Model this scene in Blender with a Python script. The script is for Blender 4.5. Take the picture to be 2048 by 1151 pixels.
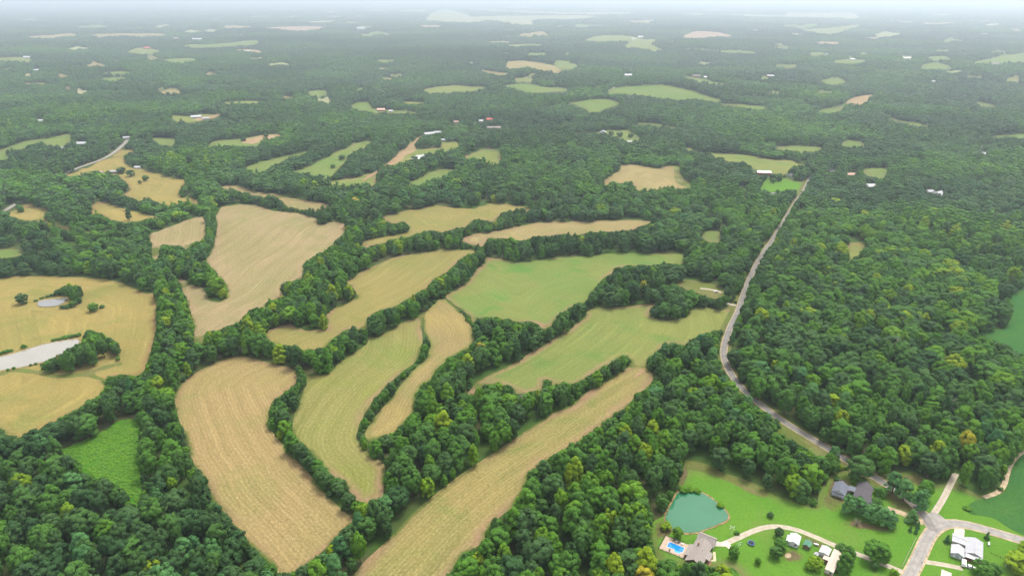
import bpy, bmesh, math, random
import numpy as np
from mathutils import Vector, Matrix, geometry
for o in list(bpy.data.objects): bpy.data.objects.remove(o)
scene = bpy.context.scene
COL = scene.collection
R = math.radians
random.seed(7); RNG = np.random.default_rng(7)

# ------------------------------------------------------------------ camera
CAMH, FPX, CX, CY = 270.0, 1366.0, 1024.0, 575.5
PITCH = math.atan((CY + 8) / FPX)
cam_d = bpy.data.cameras.new('camera'); cam = bpy.data.objects.new('camera', cam_d); COL.objects.link(cam)
cam.location = (0, 0, CAMH); cam.rotation_euler = (math.pi / 2 - PITCH, 0, 0)
cam_d.sensor_width = 36; cam_d.lens = FPX / 2048 * 36; cam_d.clip_start = 1; cam_d.clip_end = 200000
scene.camera = cam

# ------------------------------------------------------------------ light
SUN_EL, SUN_AZ = R(64), R(40)            # azimuth clockwise from +Y
world = bpy.data.worlds.new('World'); scene.world = world; world.use_nodes = True
wn, wl = world.node_tree.nodes, world.node_tree.links
wn.clear()
sky = wn.new('ShaderNodeTexSky'); sky.sky_type = 'NISHITA'; sky.sun_disc = False
sky.sun_elevation = SUN_EL; sky.sun_rotation = SUN_AZ; sky.dust_density = 5.0; sky.air_density = 1.0; sky.altitude = 100
hs = wn.new('ShaderNodeHueSaturation'); hs.inputs['Saturation'].default_value = 0.28
bg = wn.new('ShaderNodeBackground'); bg.inputs['Strength'].default_value = 0.15
wo = wn.new('ShaderNodeOutputWorld')
wl.new(sky.outputs[0], hs.inputs['Color']); mxs = wn.new('ShaderNodeMix'); mxs.data_type = 'RGBA'; mxs.inputs[0].default_value = .6; mxs.inputs[7].default_value = (5.5, 5.6, 5.8, 1)   # even overcast veil
wl.new(hs.outputs[0], mxs.inputs[6]); wl.new(mxs.outputs[2], bg.inputs[0]); wl.new(bg.outputs[0], wo.inputs[0])
sun_d = bpy.data.lights.new('sun', 'SUN'); sun_d.energy = 2.0; sun_d.angle = R(20); sun_d.color = (1.0, .95, .86)
sun = bpy.data.objects.new('sun', sun_d); COL.objects.link(sun); sun.location = (300, 300, 600)
sdir = Vector((math.sin(SUN_AZ) * math.cos(SUN_EL), math.cos(SUN_AZ) * math.cos(SUN_EL), math.sin(SUN_EL)))
sun.rotation_euler = sdir.to_track_quat('Z', 'Y').to_euler()
vs = scene.view_settings
vs.view_transform = 'Standard'; vs.look = 'None'; vs.gamma = 1.0; vs.use_curve_mapping = False; vs.exposure = 1.2
HAZE_DENSITY = 1.4e-4
cy = scene.cycles
cy.use_denoising = True; cy.denoiser = 'OPENIMAGEDENOISE'; cy.denoising_input_passes = 'RGB_ALBEDO_NORMAL'; cy.denoising_prefilter = 'NONE'
cy.max_bounces = 3; cy.diffuse_bounces = 1; cy.glossy_bounces = 2; cy.transmission_bounces = 2; cy.volume_bounces = 0
cy.use_adaptive_sampling = False

# ------------------------------------------------------------------ terrain height and projection
def sstep(a, b, x):
    t = np.clip((np.asarray(x, float) - a) / (b - a), 0, 1); return t * t * (3 - 2 * t)
def hgt(x, y):
    x = np.asarray(x, float); y = np.asarray(y, float)
    d = np.sqrt(x * x + y * y)
    near = (np.sin(x / 71 + y / 113 + .7) + np.sin(y / 83 - x / 129 + 2.1) + .6 * np.sin(x / 47 - y / 190)) * 1.1
    far = (np.sin(x / 310 + y / 440 + 1.3) + np.sin(y / 270 - x / 520 + .4) + .7 * np.sin(x / 210 + y / 700 + 3)) * (8.5 - 5.0 * sstep(2800, 5200, d))
    return near * sstep(720, 1200, d) * (1 - sstep(2500, 4500, d)) + far * sstep(1000, 2600, d) * (1 - sstep(6500, 9500, d))
CT, ST = math.cos(PITCH), math.sin(PITCH)
def PP(px, py, dz=0.0):
    """image pixel (2048 wide) -> x, y on the terrain raised by dz (arrays)"""
    px = np.asarray(px, float); py = np.asarray(py, float)
    u = (px - CX) / FPX; v = (py - CY) / FPX
    dy = CT - v * ST; dn = -ST - v * CT
    z = np.zeros_like(u) + dz
    for _ in range(30):
        t = (z - CAMH) / dn
        z = .5 * z + .5 * (hgt(u * t, dy * t) + dz)
    t = (z - CAMH) / dn
    return u * t, dy * t
def P(px, py, dz=0.0):
    x, y = PP(px, py, dz); return float(x), float(y)
def proj(x, y, z):
    yy = y * CT - (z - CAMH) * ST; zz = y * ST + (z - CAMH) * CT
    yy = np.maximum(yy, 1)
    return CX + FPX * x / yy, CY - FPX * zz / yy
def smooth_poly(pts, n=4):
    p = np.array(pts, float); out = []
    m = len(p)
    for i in range(m):
        a, b, c, d = p[i - 1], p[i], p[(i + 1) % m], p[(i + 2) % m]
        for k in range(n):
            t = k / n
            out.append(.5 * ((2 * b) + (-a + c) * t + (2 * a - 5 * b + 4 * c - d) * t * t + (-a + 3 * b - 3 * c + d) * t ** 3))
    return np.array(out)
def smooth_line(pts, n=6):
    p = np.array(pts, float); p = np.vstack([2 * p[0] - p[1], p, 2 * p[-1] - p[-2]]); out = []
    for i in range(1, len(p) - 2):
        a, b, c, d = p[i - 1:i + 3]
        for k in range(n):
            t = k / n
            out.append(.5 * ((2 * b) + (-a + c) * t + (2 * a - 5 * b + 4 * c - d) * t * t + (-a + 3 * b - 3 * c + d) * t ** 3))
    out.append(p[-2]); return np.array(out)

# ------------------------------------------------------------------ node helpers and materials
class NT:
    def __init__(s, name):
        s.m = bpy.data.materials.new(name); s.m.use_nodes = True; s.t = s.m.node_tree; s.t.nodes.clear()
        s.out = s.t.nodes.new('ShaderNodeOutputMaterial')
    def n(s, typ, **kw):
        nd = s.t.nodes.new(typ)
        for k, v in kw.items(): setattr(nd, k, v)
        return nd
    def l(s, a, b): s.t.links.new(a, b)
    def put(s, sock, v):
        if hasattr(v, 'links') or isinstance(v, bpy.types.NodeSocket): s.l(v, sock)
        elif isinstance(v, (tuple, list)): sock.default_value = tuple(v) + ((1.0,) if len(v) == 3 and len(sock.default_value) == 4 else ())
        else: sock.default_value = v
    def math(s, op, a, b=0.0, c=None, clamp=False):
        nd = s.n('ShaderNodeMath', operation=op, use_clamp=clamp); s.put(nd.inputs[0], a); s.put(nd.inputs[1], b)
        if c is not None: s.put(nd.inputs[2], c)
        return nd.outputs[0]
    def mix(s, f, a, b, blend='MIX'):
        nd = s.n('ShaderNodeMix', data_type='RGBA', blend_type=blend); s.put(nd.inputs[0], f); s.put(nd.inputs[6], a); s.put(nd.inputs[7], b)
        return nd.outputs[2]
    def noise(s, scale, detail=3, vec=None, rough=.55, dist=0.0):
        nd = s.n('ShaderNodeTexNoise'); nd.inputs['Scale'].default_value = scale; nd.inputs['Detail'].default_value = detail
        nd.inputs['Roughness'].default_value = rough; nd.inputs['Distortion'].default_value = dist
        s.l(vec if vec is not None else s.pos(), nd.inputs['Vector']); return nd.outputs[0]
    def pos(s):
        if not hasattr(s, '_p'): s._p = s.n('ShaderNodeNewGeometry').outputs['Position']
        return s._p
    def rng(s, v, a, b, c=0.0, d=1.0):
        nd = s.n('ShaderNodeMapRange', interpolation_type='SMOOTHSTEP'); s.put(nd.inputs[0], v); nd.inputs[1].default_value = a; nd.inputs[2].default_value = b
        nd.inputs[3].default_value = c; nd.inputs[4].default_value = d; return nd.outputs[0]
    def attr(s, name, typ='GEOMETRY'):
        nd = s.n('ShaderNodeAttribute', attribute_type=typ, attribute_name=name); return nd
    def finish(s, col, rough=.9, spec=.1, bump=None, bstr=.3, bdist=.1, metal=0.0):
        b = s.n('ShaderNodeBsdfPrincipled'); s.put(b.inputs['Base Color'], col); s.put(b.inputs['Roughness'], rough)
        b.inputs['Specular IOR Level'].default_value = spec; b.inputs['Metallic'].default_value = metal
        if bump is not None:
            bn = s.n('ShaderNodeBump'); bn.inputs['Strength'].default_value = bstr; bn.inputs['Distance'].default_value = bdist
            s.l(bump, bn.inputs['Height']); s.l(bn.outputs[0], b.inputs['Normal'])
        s.l(b.outputs[0], s.out.inputs['Surface']); return s.m
MATS = {}
def plain(name, col, rough=.8, spec=.2, var=.12, scale=1.5, metal=0.0):
    if name in MATS: return MATS[name]
    t = NT(name); n = t.noise(scale, 4); n2 = t.noise(scale * 9, 3)
    f = t.math('ADD', t.math('MULTIPLY', n, .65), t.math('MULTIPLY', n2, .35))
    lo = tuple(c * (1 - var * 1.6) for c in col); hi = tuple(min(1, c * (1 + var * 1.6)) for c in col)
    MATS[name] = t.finish(t.mix(t.rng(f, .3, .7), lo, hi), rough, spec, metal=metal); return MATS[name]
KF = .66
def dim(c): return None if c is None else (c[0] * KF * .95, c[1] * KF * 1.02, c[2] * KF * (1.18 if c[0] > c[1] else 1.0))
def field_mat(name, base, alt, green=None, gamt=0.0, row=2.4, rowc=.25, rowcol=None, edge=None, edgew=5.0, patch=.011, grain=.25, passes=0.15, seed=0.0, streak=1.0):
    base, alt, green, rowcol, edge = map(dim, (base, alt, green, rowcol, edge))
    t = NT(name)
    mp = t.n('ShaderNodeMapping'); mp.inputs['Location'].default_value = (seed * 91, seed * 57, 0); t.l(t.pos(), mp.inputs[0]); v = mp.outputs[0]
    n1 = t.noise(patch, 4, v, .6, .4); n2 = t.noise(.055, 3, v, .6); n3 = t.noise(.55, 3, v, .7); n4 = t.noise(2.2, 2, v, .7)
    c = t.mix(t.rng(n1, .36, .64), base, alt)
    if green: c = t.mix(t.math('MULTIPLY', t.rng(t.noise(patch * 1.7, 4, v, .65, .8), .5, .68), gamt), c, green)
    rw = t.attr('row').outputs['Fac']
    wob = t.math('MULTIPLY', t.math('SUBTRACT', n2, .5), 5.0)
    s1 = t.math('SINE', t.math('ADD', t.math('MULTIPLY', rw, 2 * math.pi / row), wob))
    s2 = t.math('SINE', t.math('ADD', t.math('MULTIPLY', rw, 2 * math.pi / (row * 4.3)), t.math('MULTIPLY', wob, 1.4)))
    st = t.math('MULTIPLY', t.rng(s1, -.3, .9), t.rng(n3, .3, .62))
    c = t.mix(t.math('MULTIPLY', st, rowc * .8), c, rowcol or tuple(min(1, x * 1.5) for x in base))
    c = t.mix(t.math('MULTIPLY', t.rng(s2, -.6, .8), passes), c, tuple(x * .72 for x in alt))
    sx = t.n('ShaderNodeSeparateXYZ'); t.l(v, sx.inputs[0]); cb = t.n('ShaderNodeCombineXYZ')
    t.l(t.math('ADD', t.math('MULTIPLY', rw, .30), t.math('MULTIPLY', n2, .8)), cb.inputs[0]); t.l(t.math('MULTIPLY', sx.outputs[0], .012), cb.inputs[1]); t.l(t.math('MULTIPLY', sx.outputs[1], .012), cb.inputs[2])
    sk = t.noise(1.0, 5, cb.outputs[0], .68)
    c = t.mix(t.math('MULTIPLY', t.rng(sk, .52, .74), .45 * streak), c, tuple(min(1, x * 1.45) for x in base)); c = t.mix(t.math('MULTIPLY', t.rng(sk, .48, .28), .45 * streak), c, tuple(x * .66 for x in alt))
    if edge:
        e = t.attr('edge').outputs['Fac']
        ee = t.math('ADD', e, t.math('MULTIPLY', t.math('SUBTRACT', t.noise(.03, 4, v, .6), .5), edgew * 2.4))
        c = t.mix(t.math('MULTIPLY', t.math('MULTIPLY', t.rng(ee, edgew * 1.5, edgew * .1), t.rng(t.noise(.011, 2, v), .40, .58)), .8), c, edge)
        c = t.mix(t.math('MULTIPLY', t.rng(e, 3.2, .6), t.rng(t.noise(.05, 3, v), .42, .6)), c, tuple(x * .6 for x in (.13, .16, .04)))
    g = t.math('ADD', t.math('MULTIPLY', n3, .42), t.math('MULTIPLY', n4, .58))
    k = t.rng(g, .32, .68, 1 - grain * 1.15, 1 + grain * 1.15)
    vm = t.n('ShaderNodeVectorMath', operation='SCALE'); t.l(c, vm.inputs[0]); t.l(k, vm.inputs['Scale'])
    return t.finish(vm.outputs[0], .95, .0, g, .5, .25)

# ------------------------------------------------------------------ mesh helpers
def tag(o, label=None, cat=None, group=None, kind=None):
    if label: o['label'] = label
    if cat: o['category'] = cat
    if group: o['group'] = group
    if kind: o['kind'] = kind
    return o
def mesh_obj(name, verts, faces, mat=None, parent=None, smooth=False):
    me = bpy.data.meshes.new(name); me.from_pydata([tuple(v) for v in verts], [], [tuple(f) for f in faces]); me.update()
    if mat: me.materials.append(mat)
    if smooth: me.polygons.foreach_set('use_smooth', [True] * len(me.polygons))
    o = bpy.data.objects.new(name, me); COL.objects.link(o)
    if parent: o.parent = parent
    return o
def empty(name, loc, rz=0.0, label=None, cat=None, group=None):
    o = bpy.data.objects.new(name, None); COL.objects.link(o); o.location = loc; o.rotation_euler = (0, 0, rz); o.empty_display_size = .5
    return tag(o, label, cat, group)
class MB:
    def __init__(s): s.v = []; s.f = []
    def add(s, vs, fs):
        k = len(s.v); s.v += [tuple(map(float, v)) for v in vs]; s.f += [tuple(i + k for i in f) for f in fs]; return s
    def box(s, x0, x1, y0, y1, z0, z1):
        return s.add([(x0, y0, z0), (x1, y0, z0), (x1, y1, z0), (x0, y1, z0), (x0, y0, z1), (x1, y0, z1), (x1, y1, z1), (x0, y1, z1)],
                     [(3, 2, 1, 0), (4, 5, 6, 7), (0, 1, 5, 4), (1, 2, 6, 5), (2, 3, 7, 6), (3, 0, 4, 7)])
    def slab(s, quad, th):
        """a quad (4 points, ccw from above) given thickness downwards"""
        q = [Vector(p) for p in quad]; lo = [p - Vector((0, 0, th)) for p in q]
        return s.add(q + lo, [(0, 1, 2, 3), (7, 6, 5, 4), (0, 4, 5, 1), (1, 5, 6, 2), (2, 6, 7, 3), (3, 7, 4, 0)])
    def tube(s, pts, rad, n=6, caps=True):
        pts = [Vector(p) for p in pts]; rads = rad if isinstance(rad, (list, tuple)) else [rad] * len(pts); k = len(s.v); vs, fs = [], []
        for i, p in enumerate(pts):
            d = (pts[min(i + 1, len(pts) - 1)] - pts[max(i - 1, 0)]).normalized()
            a = d.cross(Vector((0, 0, 1)) if abs(d.z) < .9 else Vector((1, 0, 0))).normalized(); b = d.cross(a)
            for j in range(n):
                t = 2 * math.pi * j / n; vs.append(p + (a * math.cos(t) + b * math.sin(t)) * rads[i])
        for i in range(len(pts) - 1):
            for j in range(n):
                fs.append((i * n + j, i * n + (j + 1) % n, (i + 1) * n + (j + 1) % n, (i + 1) * n + j))
        if caps: fs += [tuple(range(n - 1, -1, -1)), tuple((len(pts) - 1) * n + j for j in range(n))]
        return s.add(vs, fs)
    def ball(s, c, r, seg=8, ring=6):
        r = r if isinstance(r, (list, tuple)) else (r, r, r); vs, fs = [], []
        for i in range(1, ring):
            t = math.pi * i / ring
            for j in range(seg):
                p = 2 * math.pi * j / seg; vs.append((c[0] + r[0] * math.sin(t) * math.cos(p), c[1] + r[1] * math.sin(t) * math.sin(p), c[2] + r[2] * math.cos(t)))
        vs += [(c[0], c[1], c[2] + r[2]), (c[0], c[1], c[2] - r[2])]; T = len(vs) - 2
        for i in range(ring - 2):
            for j in range(seg): fs.append((i * seg + j, (i + 1) * seg + j, (i + 1) * seg + (j + 1) % seg, i * seg + (j + 1) % seg))
        for j in range(seg): fs.append((T, j, (j + 1) % seg)); fs.append((T + 1, (ring - 2) * seg + (j + 1) % seg, (ring - 2) * seg + j))
        return s.add(vs, fs)
    def build(s, name, mat, parent=None, smooth=False): return mesh_obj(name, s.v, s.f, mat, parent, smooth)

# ------------------------------------------------------------------ traced outlines (photo pixels, unprojected on the terrain)
X0, Y0, MW, MH = -420, -8, 2890, 1560
MASK = np.zeros((MH, MW), np.uint8)          # 1 = no trees may show here
def fill(poly, val):
    p = np.array(poly, float); x0 = max(int(p[:, 0].min()) - 1, X0); x1 = min(int(p[:, 0].max()) + 2, X0 + MW)
    y0 = max(int(p[:, 1].min()) - 1, Y0); y1 = min(int(p[:, 1].max()) + 2, Y0 + MH)
    if x1 <= x0 or y1 <= y0: return
    xs = np.arange(x0, x1) + .5; q = np.roll(p, -1, 0)
    for yy in range(y0, y1):
        y = yy + .5; c = (p[:, 1] > y) != (q[:, 1] > y)
        if not c.any(): continue
        xi = np.sort(p[c, 0] + (y - p[c, 1]) * (q[c, 0] - p[c, 0]) / (q[c, 1] - p[c, 1]))
        for a, b in zip(xi[::2], xi[1::2]):
            i0 = max(int(round(a)) - X0, 0); i1 = min(int(round(b)) - X0, MW)
            if i1 > i0: MASK[yy - Y0, i0:i1] = val
def seg_dist(pts, line):
    d = np.full(len(pts), 1e9)
    for a, b in zip(line[:-1], line[1:]):
        ab = b - a; L = (ab * ab).sum()
        t = np.clip(((pts - a) @ ab) / max(L, 1e-9), 0, 1); q = a + t[:, None] * ab
        d = np.minimum(d, np.sqrt(((pts - q) ** 2).sum(1)))
    return d
def inside(pts, poly):
    r = np.zeros(len(pts), bool); q = np.roll(poly, -1, 0)
    for a, b in zip(poly, q):
        c = (a[1] > pts[:, 1]) != (b[1] > pts[:, 1])
        with np.errstate(divide='ignore', invalid='ignore'):
            r ^= c & (pts[:, 0] < (b[0] - a[0]) * (pts[:, 1] - a[1]) / (b[1] - a[1]) + a[0])
    return r
def sheet(name, px_poly, mat, lift=.06, guide=None, smooth=4, step=None, kind='structure', level=None, world_poly=None):
    """a piece of ground with its own outline, draped on the terrain"""
    if world_poly is None:
        sp = smooth_poly(px_poly, smooth) if smooth else np.array(px_poly, float)
        wx, wy = PP(sp[:, 0], sp[:, 1]); w = np.stack([wx, wy], 1)
    else: w = np.array(world_poly, float)
    c = w.mean(0); dist = math.hypot(*c)
    st = step or max(7.0, dist / 75)
    lo, hi = w.min(0), w.max(0)
    while (hi[0] - lo[0]) * (hi[1] - lo[1]) / st ** 2 > 4500: st *= 1.3
    gx, gy = np.meshgrid(np.arange(lo[0], hi[0], st), np.arange(lo[1], hi[1], st)); g = np.stack([gx.ravel(), gy.ravel()], 1) + st * .31
    if len(g):
        g = g[inside(g, w)]
        if len(g): g = g[seg_dist(g, np.vstack([w, w[:1]])) > st * .3]
    allp = np.vstack([w, g]) if len(g) else w
    n = len(w)
    res = geometry.delaunay_2d_cdt([Vector(p) for p in allp], [(i, (i + 1) % n) for i in range(n)], [list(range(n))], 1, 1e-4)
    v = np.array([tuple(p) for p in res[0]]); faces = [f if (v[f[1]][0] - v[f[0]][0]) * (v[f[2]][1] - v[f[0]][1]) - (v[f[1]][1] - v[f[0]][1]) * (v[f[2]][0] - v[f[0]][0]) > 0 else f[::-1] for f in [list(f) for f in res[2]]]
    z = hgt(v[:, 0], v[:, 1]) + lift + max(0.0, dist - 480) * 2.2e-4 if level is None else np.full(len(v), level)
    o = mesh_obj(name, np.column_stack([v, z]), faces, mat)
    ring = np.vstack([w, w[:1]]); ed = seg_dist(v, ring)
    if guide is not None:
        gp = smooth_line(guide, 4); gx, gy = PP(gp[:, 0], gp[:, 1]); rw = seg_dist(v, np.stack([gx, gy], 1))
    else: rw = ed
    for nm, arr in (('row', rw), ('edge', ed)):
        a = o.data.attributes.new(nm, 'FLOAT', 'POINT'); a.data.foreach_set('value', arr.astype(np.float32))
    o['kind'] = kind
    return o

# ---- ground sheet out to the horizon
t = NT('woodland_floor')
n1 = t.noise(.02, 4); n2 = t.noise(.4, 4); n3 = t.noise(.0016, 5)
c = t.mix(t.rng(n2, .35, .65), (.038, .048, .016), (.06, .058, .026)); c = t.mix(t.rng(n1, .35, .6), c, (.036, .07, .014))  # grassy floor tone, darkened so gaps between trees read as shade
M_FLOOR = t.finish(c, .95, .05)
rows = list(np.linspace(60, 900, 80)) + list(np.geomspace(912, 70000, 270)); GW = 171; half = np.linspace(-1.35, 1.35, GW)
gv = []
for y in rows:
    xs = half * (y + 180); gv.append(np.column_stack([xs, np.full(GW, y), hgt(xs, y)]))
gv = np.vstack(gv); gf = [(r * GW + c, r * GW + c + 1, (r + 1) * GW + c + 1, (r + 1) * GW + c) for r in range(len(rows) - 1) for c in range(GW - 1)]
ground = mesh_obj('ground', gv, gf, M_FLOOR, smooth=True); ground['kind'] = 'structure'

# ---- materials of the fields
TAN, TAN2, TAN3 = (.33, .225, .085), (.27, .20, .075), (.38, .255, .115)
OLV, GRN, BRT = (.22, .21, .055), (.13, .19, .045), (.085, .175, .03)
SOIL = (.33, .19, .105)
MF = {
 'meadow': field_mat('dry_meadow', (.33, .24, .07), (.275, .22, .062), (.20, .20, .055), .75, 3.4, .16, (.38, .27, .09), (.30, .17, .075), 4, seed=1, passes=.10),
 'stubble': field_mat('corn_stubble', TAN, (.30, .225, .075), (.24, .21, .06), .6, 2.3, .5, (.46, .33, .15), (.30, .18, .09), 4.5, seed=2, passes=.22, grain=.3),
 'green_hay': field_mat('mown_green_hay', (.24, .215, .06), (.21, .215, .05), (.15, .20, .045), .6, 3.0, .40, (.37, .30, .12), SOIL, 5.5, seed=3, passes=.16),
 'curved': field_mat('curved_stubble', (.34, .245, .075), TAN2, OLV, .55, 2.4, .55, (.45, .33, .14), OLV, 3, seed=4, passes=.2),
 'loop': field_mat('loop_field', (.29, .225, .068), (.24, .21, .06), (.20, .20, .05), .7, 3.2, .2, (.36, .25, .1), SOIL, 4, seed=5, passes=.12),
 'green': field_mat('green_field', (.16, .215, .055), (.21, .22, .065), (.09, .205, .04), .8, 3.5, .2, (.28, .25, .1), SOIL, 5, seed=6, passes=.1),
 'long_green': field_mat('long_olive_field', (.225, .225, .065), (.185, .21, .06), (.115, .20, .045), .65, 3.2, .14, (.31, .25, .1), SOIL, 5, seed=7, passes=.08),
 'long_stubble': field_mat('long_stubble', (.30, .225, .07), (.245, .21, .06), (.16, .195, .045), .7, 2.4, .55, (.42, .31, .14), SOIL, 6, seed=8, passes=.2, grain=.3),
 'pale': field_mat('pale_stubble', (.345, .245, .115), (.28, .225, .085), (.225, .215, .07), .7, 4.2, .45, (.43, .31, .17), (.38, .25, .13), 6, seed=9, passes=.18),
 'far_tan': field_mat('far_tan_field', (.34, .25, .10), (.29, .225, .085), (.2, .21, .07), .5, 7, .12, None, SOIL, 6, seed=10),
 'far_green': field_mat('far_green_field', (.14, .20, .05), (.18, .215, .06), (.22, .21, .07), .5, 8, .10, None, (.2, .17, .07), 6, seed=11, patch=.006),
 'striped_green': field_mat('striped_green_field', (.14, .21, .05), (.18, .22, .06), (.24, .22, .08), .4, 11, .6, (.26, .27, .09), (.24, .19, .08), 5, seed=12),
 'red': field_mat('red_fallow', (.40, .25, .14), (.36, .24, .13), None, 0, 9, .1, None, None, seed=13, patch=.004),
 'pale_far': field_mat('pale_far_field', (.36, .31, .16), (.28, .29, .12), (.2, .25, .08), .5, 30, .05, None, None, seed=14, patch=.002),
 'dirt': field_mat('bare_dirt', (.42, .27, .14), (.36, .24, .11), (.2, .2, .06), .45, 6, .2, None, None, seed=15, patch=.02),
 'lawn': field_mat('mown_lawn', (.10, .225, .026), (.125, .24, .03), (.17, .22, .05), .55, 2.6, .10, (.15, .26, .04), (.19, .165, .06), 6, seed=16, patch=.02, passes=.06, grain=.18, streak=.35),
 'crop': field_mat('bean_crop', (.045, .13, .035), (.06, .15, .035), (.09, .16, .03), .35, 3.0, .12, (.06, .16, .045), None, seed=17, patch=.02),
 'weeds': field_mat('tall_weeds', (.085, .25, .018), (.06, .19, .015), (.13, .27, .02), .6, 5, .05, None, None, seed=18, patch=.05, grain=.4),
 'verge': field_mat('road_verge', (.14, .155, .04), (.20, .17, .06), (.1, .16, .03), .5, 4, .1, None, None, seed=19, patch=.03),
}
OUT = []   # (polygon in px) kept clear of trees
def F(mat, pts, guide=None, label=None, lift=.06, smooth=4, clear=True, name='field', **k):
    if smooth:
        q = smooth_poly(pts, smooth); ym = q[:, 1].mean(); amp = np.clip((q[:, 0].max() - q[:, 0].min()) / 90, .15, 1.6) * (1.0 if ym < 420 else .6)
        j = RNG.normal(0, 1, q.shape); j = (j + np.roll(j, 1, 0) * .7) * amp; j[:, 1] *= np.clip(ym / 420, .12, .8); pts = q + j
        if ym > 900: pts = q
        smooth = 2
    o = sheet(name, pts, MF[mat], lift, guide, smooth, **k)
    if label: tag(o, label)
    if clear: fill(smooth_poly(pts, smooth) if smooth else pts, 1)
    return o
# near fields
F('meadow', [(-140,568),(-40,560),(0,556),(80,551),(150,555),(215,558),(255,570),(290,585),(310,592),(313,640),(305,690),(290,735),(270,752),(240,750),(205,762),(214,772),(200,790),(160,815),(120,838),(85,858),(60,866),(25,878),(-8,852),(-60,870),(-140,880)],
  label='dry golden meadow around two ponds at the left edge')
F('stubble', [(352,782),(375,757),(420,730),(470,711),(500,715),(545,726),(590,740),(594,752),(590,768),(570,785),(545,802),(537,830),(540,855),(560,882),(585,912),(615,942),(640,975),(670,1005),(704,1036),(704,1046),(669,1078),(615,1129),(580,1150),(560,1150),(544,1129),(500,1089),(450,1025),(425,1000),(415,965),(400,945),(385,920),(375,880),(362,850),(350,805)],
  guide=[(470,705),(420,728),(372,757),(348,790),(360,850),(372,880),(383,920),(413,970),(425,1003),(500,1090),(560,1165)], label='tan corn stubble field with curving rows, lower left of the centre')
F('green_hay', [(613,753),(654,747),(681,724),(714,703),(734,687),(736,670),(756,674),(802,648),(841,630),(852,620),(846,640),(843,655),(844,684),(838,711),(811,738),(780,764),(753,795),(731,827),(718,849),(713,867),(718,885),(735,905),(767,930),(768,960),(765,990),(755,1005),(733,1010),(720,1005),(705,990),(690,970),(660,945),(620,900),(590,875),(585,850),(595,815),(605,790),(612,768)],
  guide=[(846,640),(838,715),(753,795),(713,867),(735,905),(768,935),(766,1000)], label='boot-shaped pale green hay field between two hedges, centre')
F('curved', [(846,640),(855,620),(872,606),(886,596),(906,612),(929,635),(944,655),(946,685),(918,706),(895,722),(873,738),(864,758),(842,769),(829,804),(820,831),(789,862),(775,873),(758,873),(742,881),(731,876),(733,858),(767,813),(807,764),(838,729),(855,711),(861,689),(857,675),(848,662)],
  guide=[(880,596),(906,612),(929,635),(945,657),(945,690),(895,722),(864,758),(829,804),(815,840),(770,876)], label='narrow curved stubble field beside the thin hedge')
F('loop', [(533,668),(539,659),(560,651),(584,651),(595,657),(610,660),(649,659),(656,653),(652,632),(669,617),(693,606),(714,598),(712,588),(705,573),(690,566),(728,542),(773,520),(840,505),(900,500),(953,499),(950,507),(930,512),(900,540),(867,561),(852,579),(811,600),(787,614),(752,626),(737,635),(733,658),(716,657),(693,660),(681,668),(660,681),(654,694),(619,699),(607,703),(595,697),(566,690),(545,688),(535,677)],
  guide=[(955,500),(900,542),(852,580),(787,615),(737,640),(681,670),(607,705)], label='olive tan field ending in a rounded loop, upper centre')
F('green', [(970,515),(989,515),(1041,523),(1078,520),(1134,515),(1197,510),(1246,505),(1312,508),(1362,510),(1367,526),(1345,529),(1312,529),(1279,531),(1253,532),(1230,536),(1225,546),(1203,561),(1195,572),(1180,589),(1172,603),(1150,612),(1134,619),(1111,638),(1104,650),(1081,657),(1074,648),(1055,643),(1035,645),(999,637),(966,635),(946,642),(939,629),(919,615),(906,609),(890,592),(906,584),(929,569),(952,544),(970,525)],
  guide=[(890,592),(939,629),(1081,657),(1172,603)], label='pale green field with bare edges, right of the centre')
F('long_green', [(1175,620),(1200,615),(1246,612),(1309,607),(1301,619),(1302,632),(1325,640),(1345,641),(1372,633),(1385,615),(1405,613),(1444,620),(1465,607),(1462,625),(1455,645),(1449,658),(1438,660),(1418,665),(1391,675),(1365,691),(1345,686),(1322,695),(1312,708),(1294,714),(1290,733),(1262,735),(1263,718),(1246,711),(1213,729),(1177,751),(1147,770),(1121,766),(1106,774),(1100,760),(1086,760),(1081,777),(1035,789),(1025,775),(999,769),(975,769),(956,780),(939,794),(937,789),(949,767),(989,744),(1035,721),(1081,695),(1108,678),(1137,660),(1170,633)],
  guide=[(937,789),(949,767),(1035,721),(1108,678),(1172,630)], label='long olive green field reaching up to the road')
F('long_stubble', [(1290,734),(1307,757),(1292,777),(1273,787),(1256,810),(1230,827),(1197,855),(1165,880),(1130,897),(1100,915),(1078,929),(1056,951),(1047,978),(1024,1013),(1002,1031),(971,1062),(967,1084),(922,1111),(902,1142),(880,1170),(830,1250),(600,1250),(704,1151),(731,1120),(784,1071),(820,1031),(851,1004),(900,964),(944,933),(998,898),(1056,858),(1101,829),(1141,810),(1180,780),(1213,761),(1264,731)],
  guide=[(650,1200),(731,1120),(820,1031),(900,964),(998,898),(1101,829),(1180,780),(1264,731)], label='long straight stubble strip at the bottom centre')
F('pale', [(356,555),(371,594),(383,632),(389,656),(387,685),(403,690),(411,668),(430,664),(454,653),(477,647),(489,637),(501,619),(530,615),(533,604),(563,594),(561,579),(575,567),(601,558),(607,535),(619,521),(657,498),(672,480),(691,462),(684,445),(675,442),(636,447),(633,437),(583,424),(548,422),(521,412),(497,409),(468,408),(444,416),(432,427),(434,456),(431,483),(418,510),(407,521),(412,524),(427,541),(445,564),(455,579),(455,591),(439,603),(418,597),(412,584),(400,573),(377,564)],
  guide=[(691,462),(657,500),(607,538),(563,590),(501,625),(454,655),(403,695)], label='large pale stubble field in the upper left')
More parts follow.
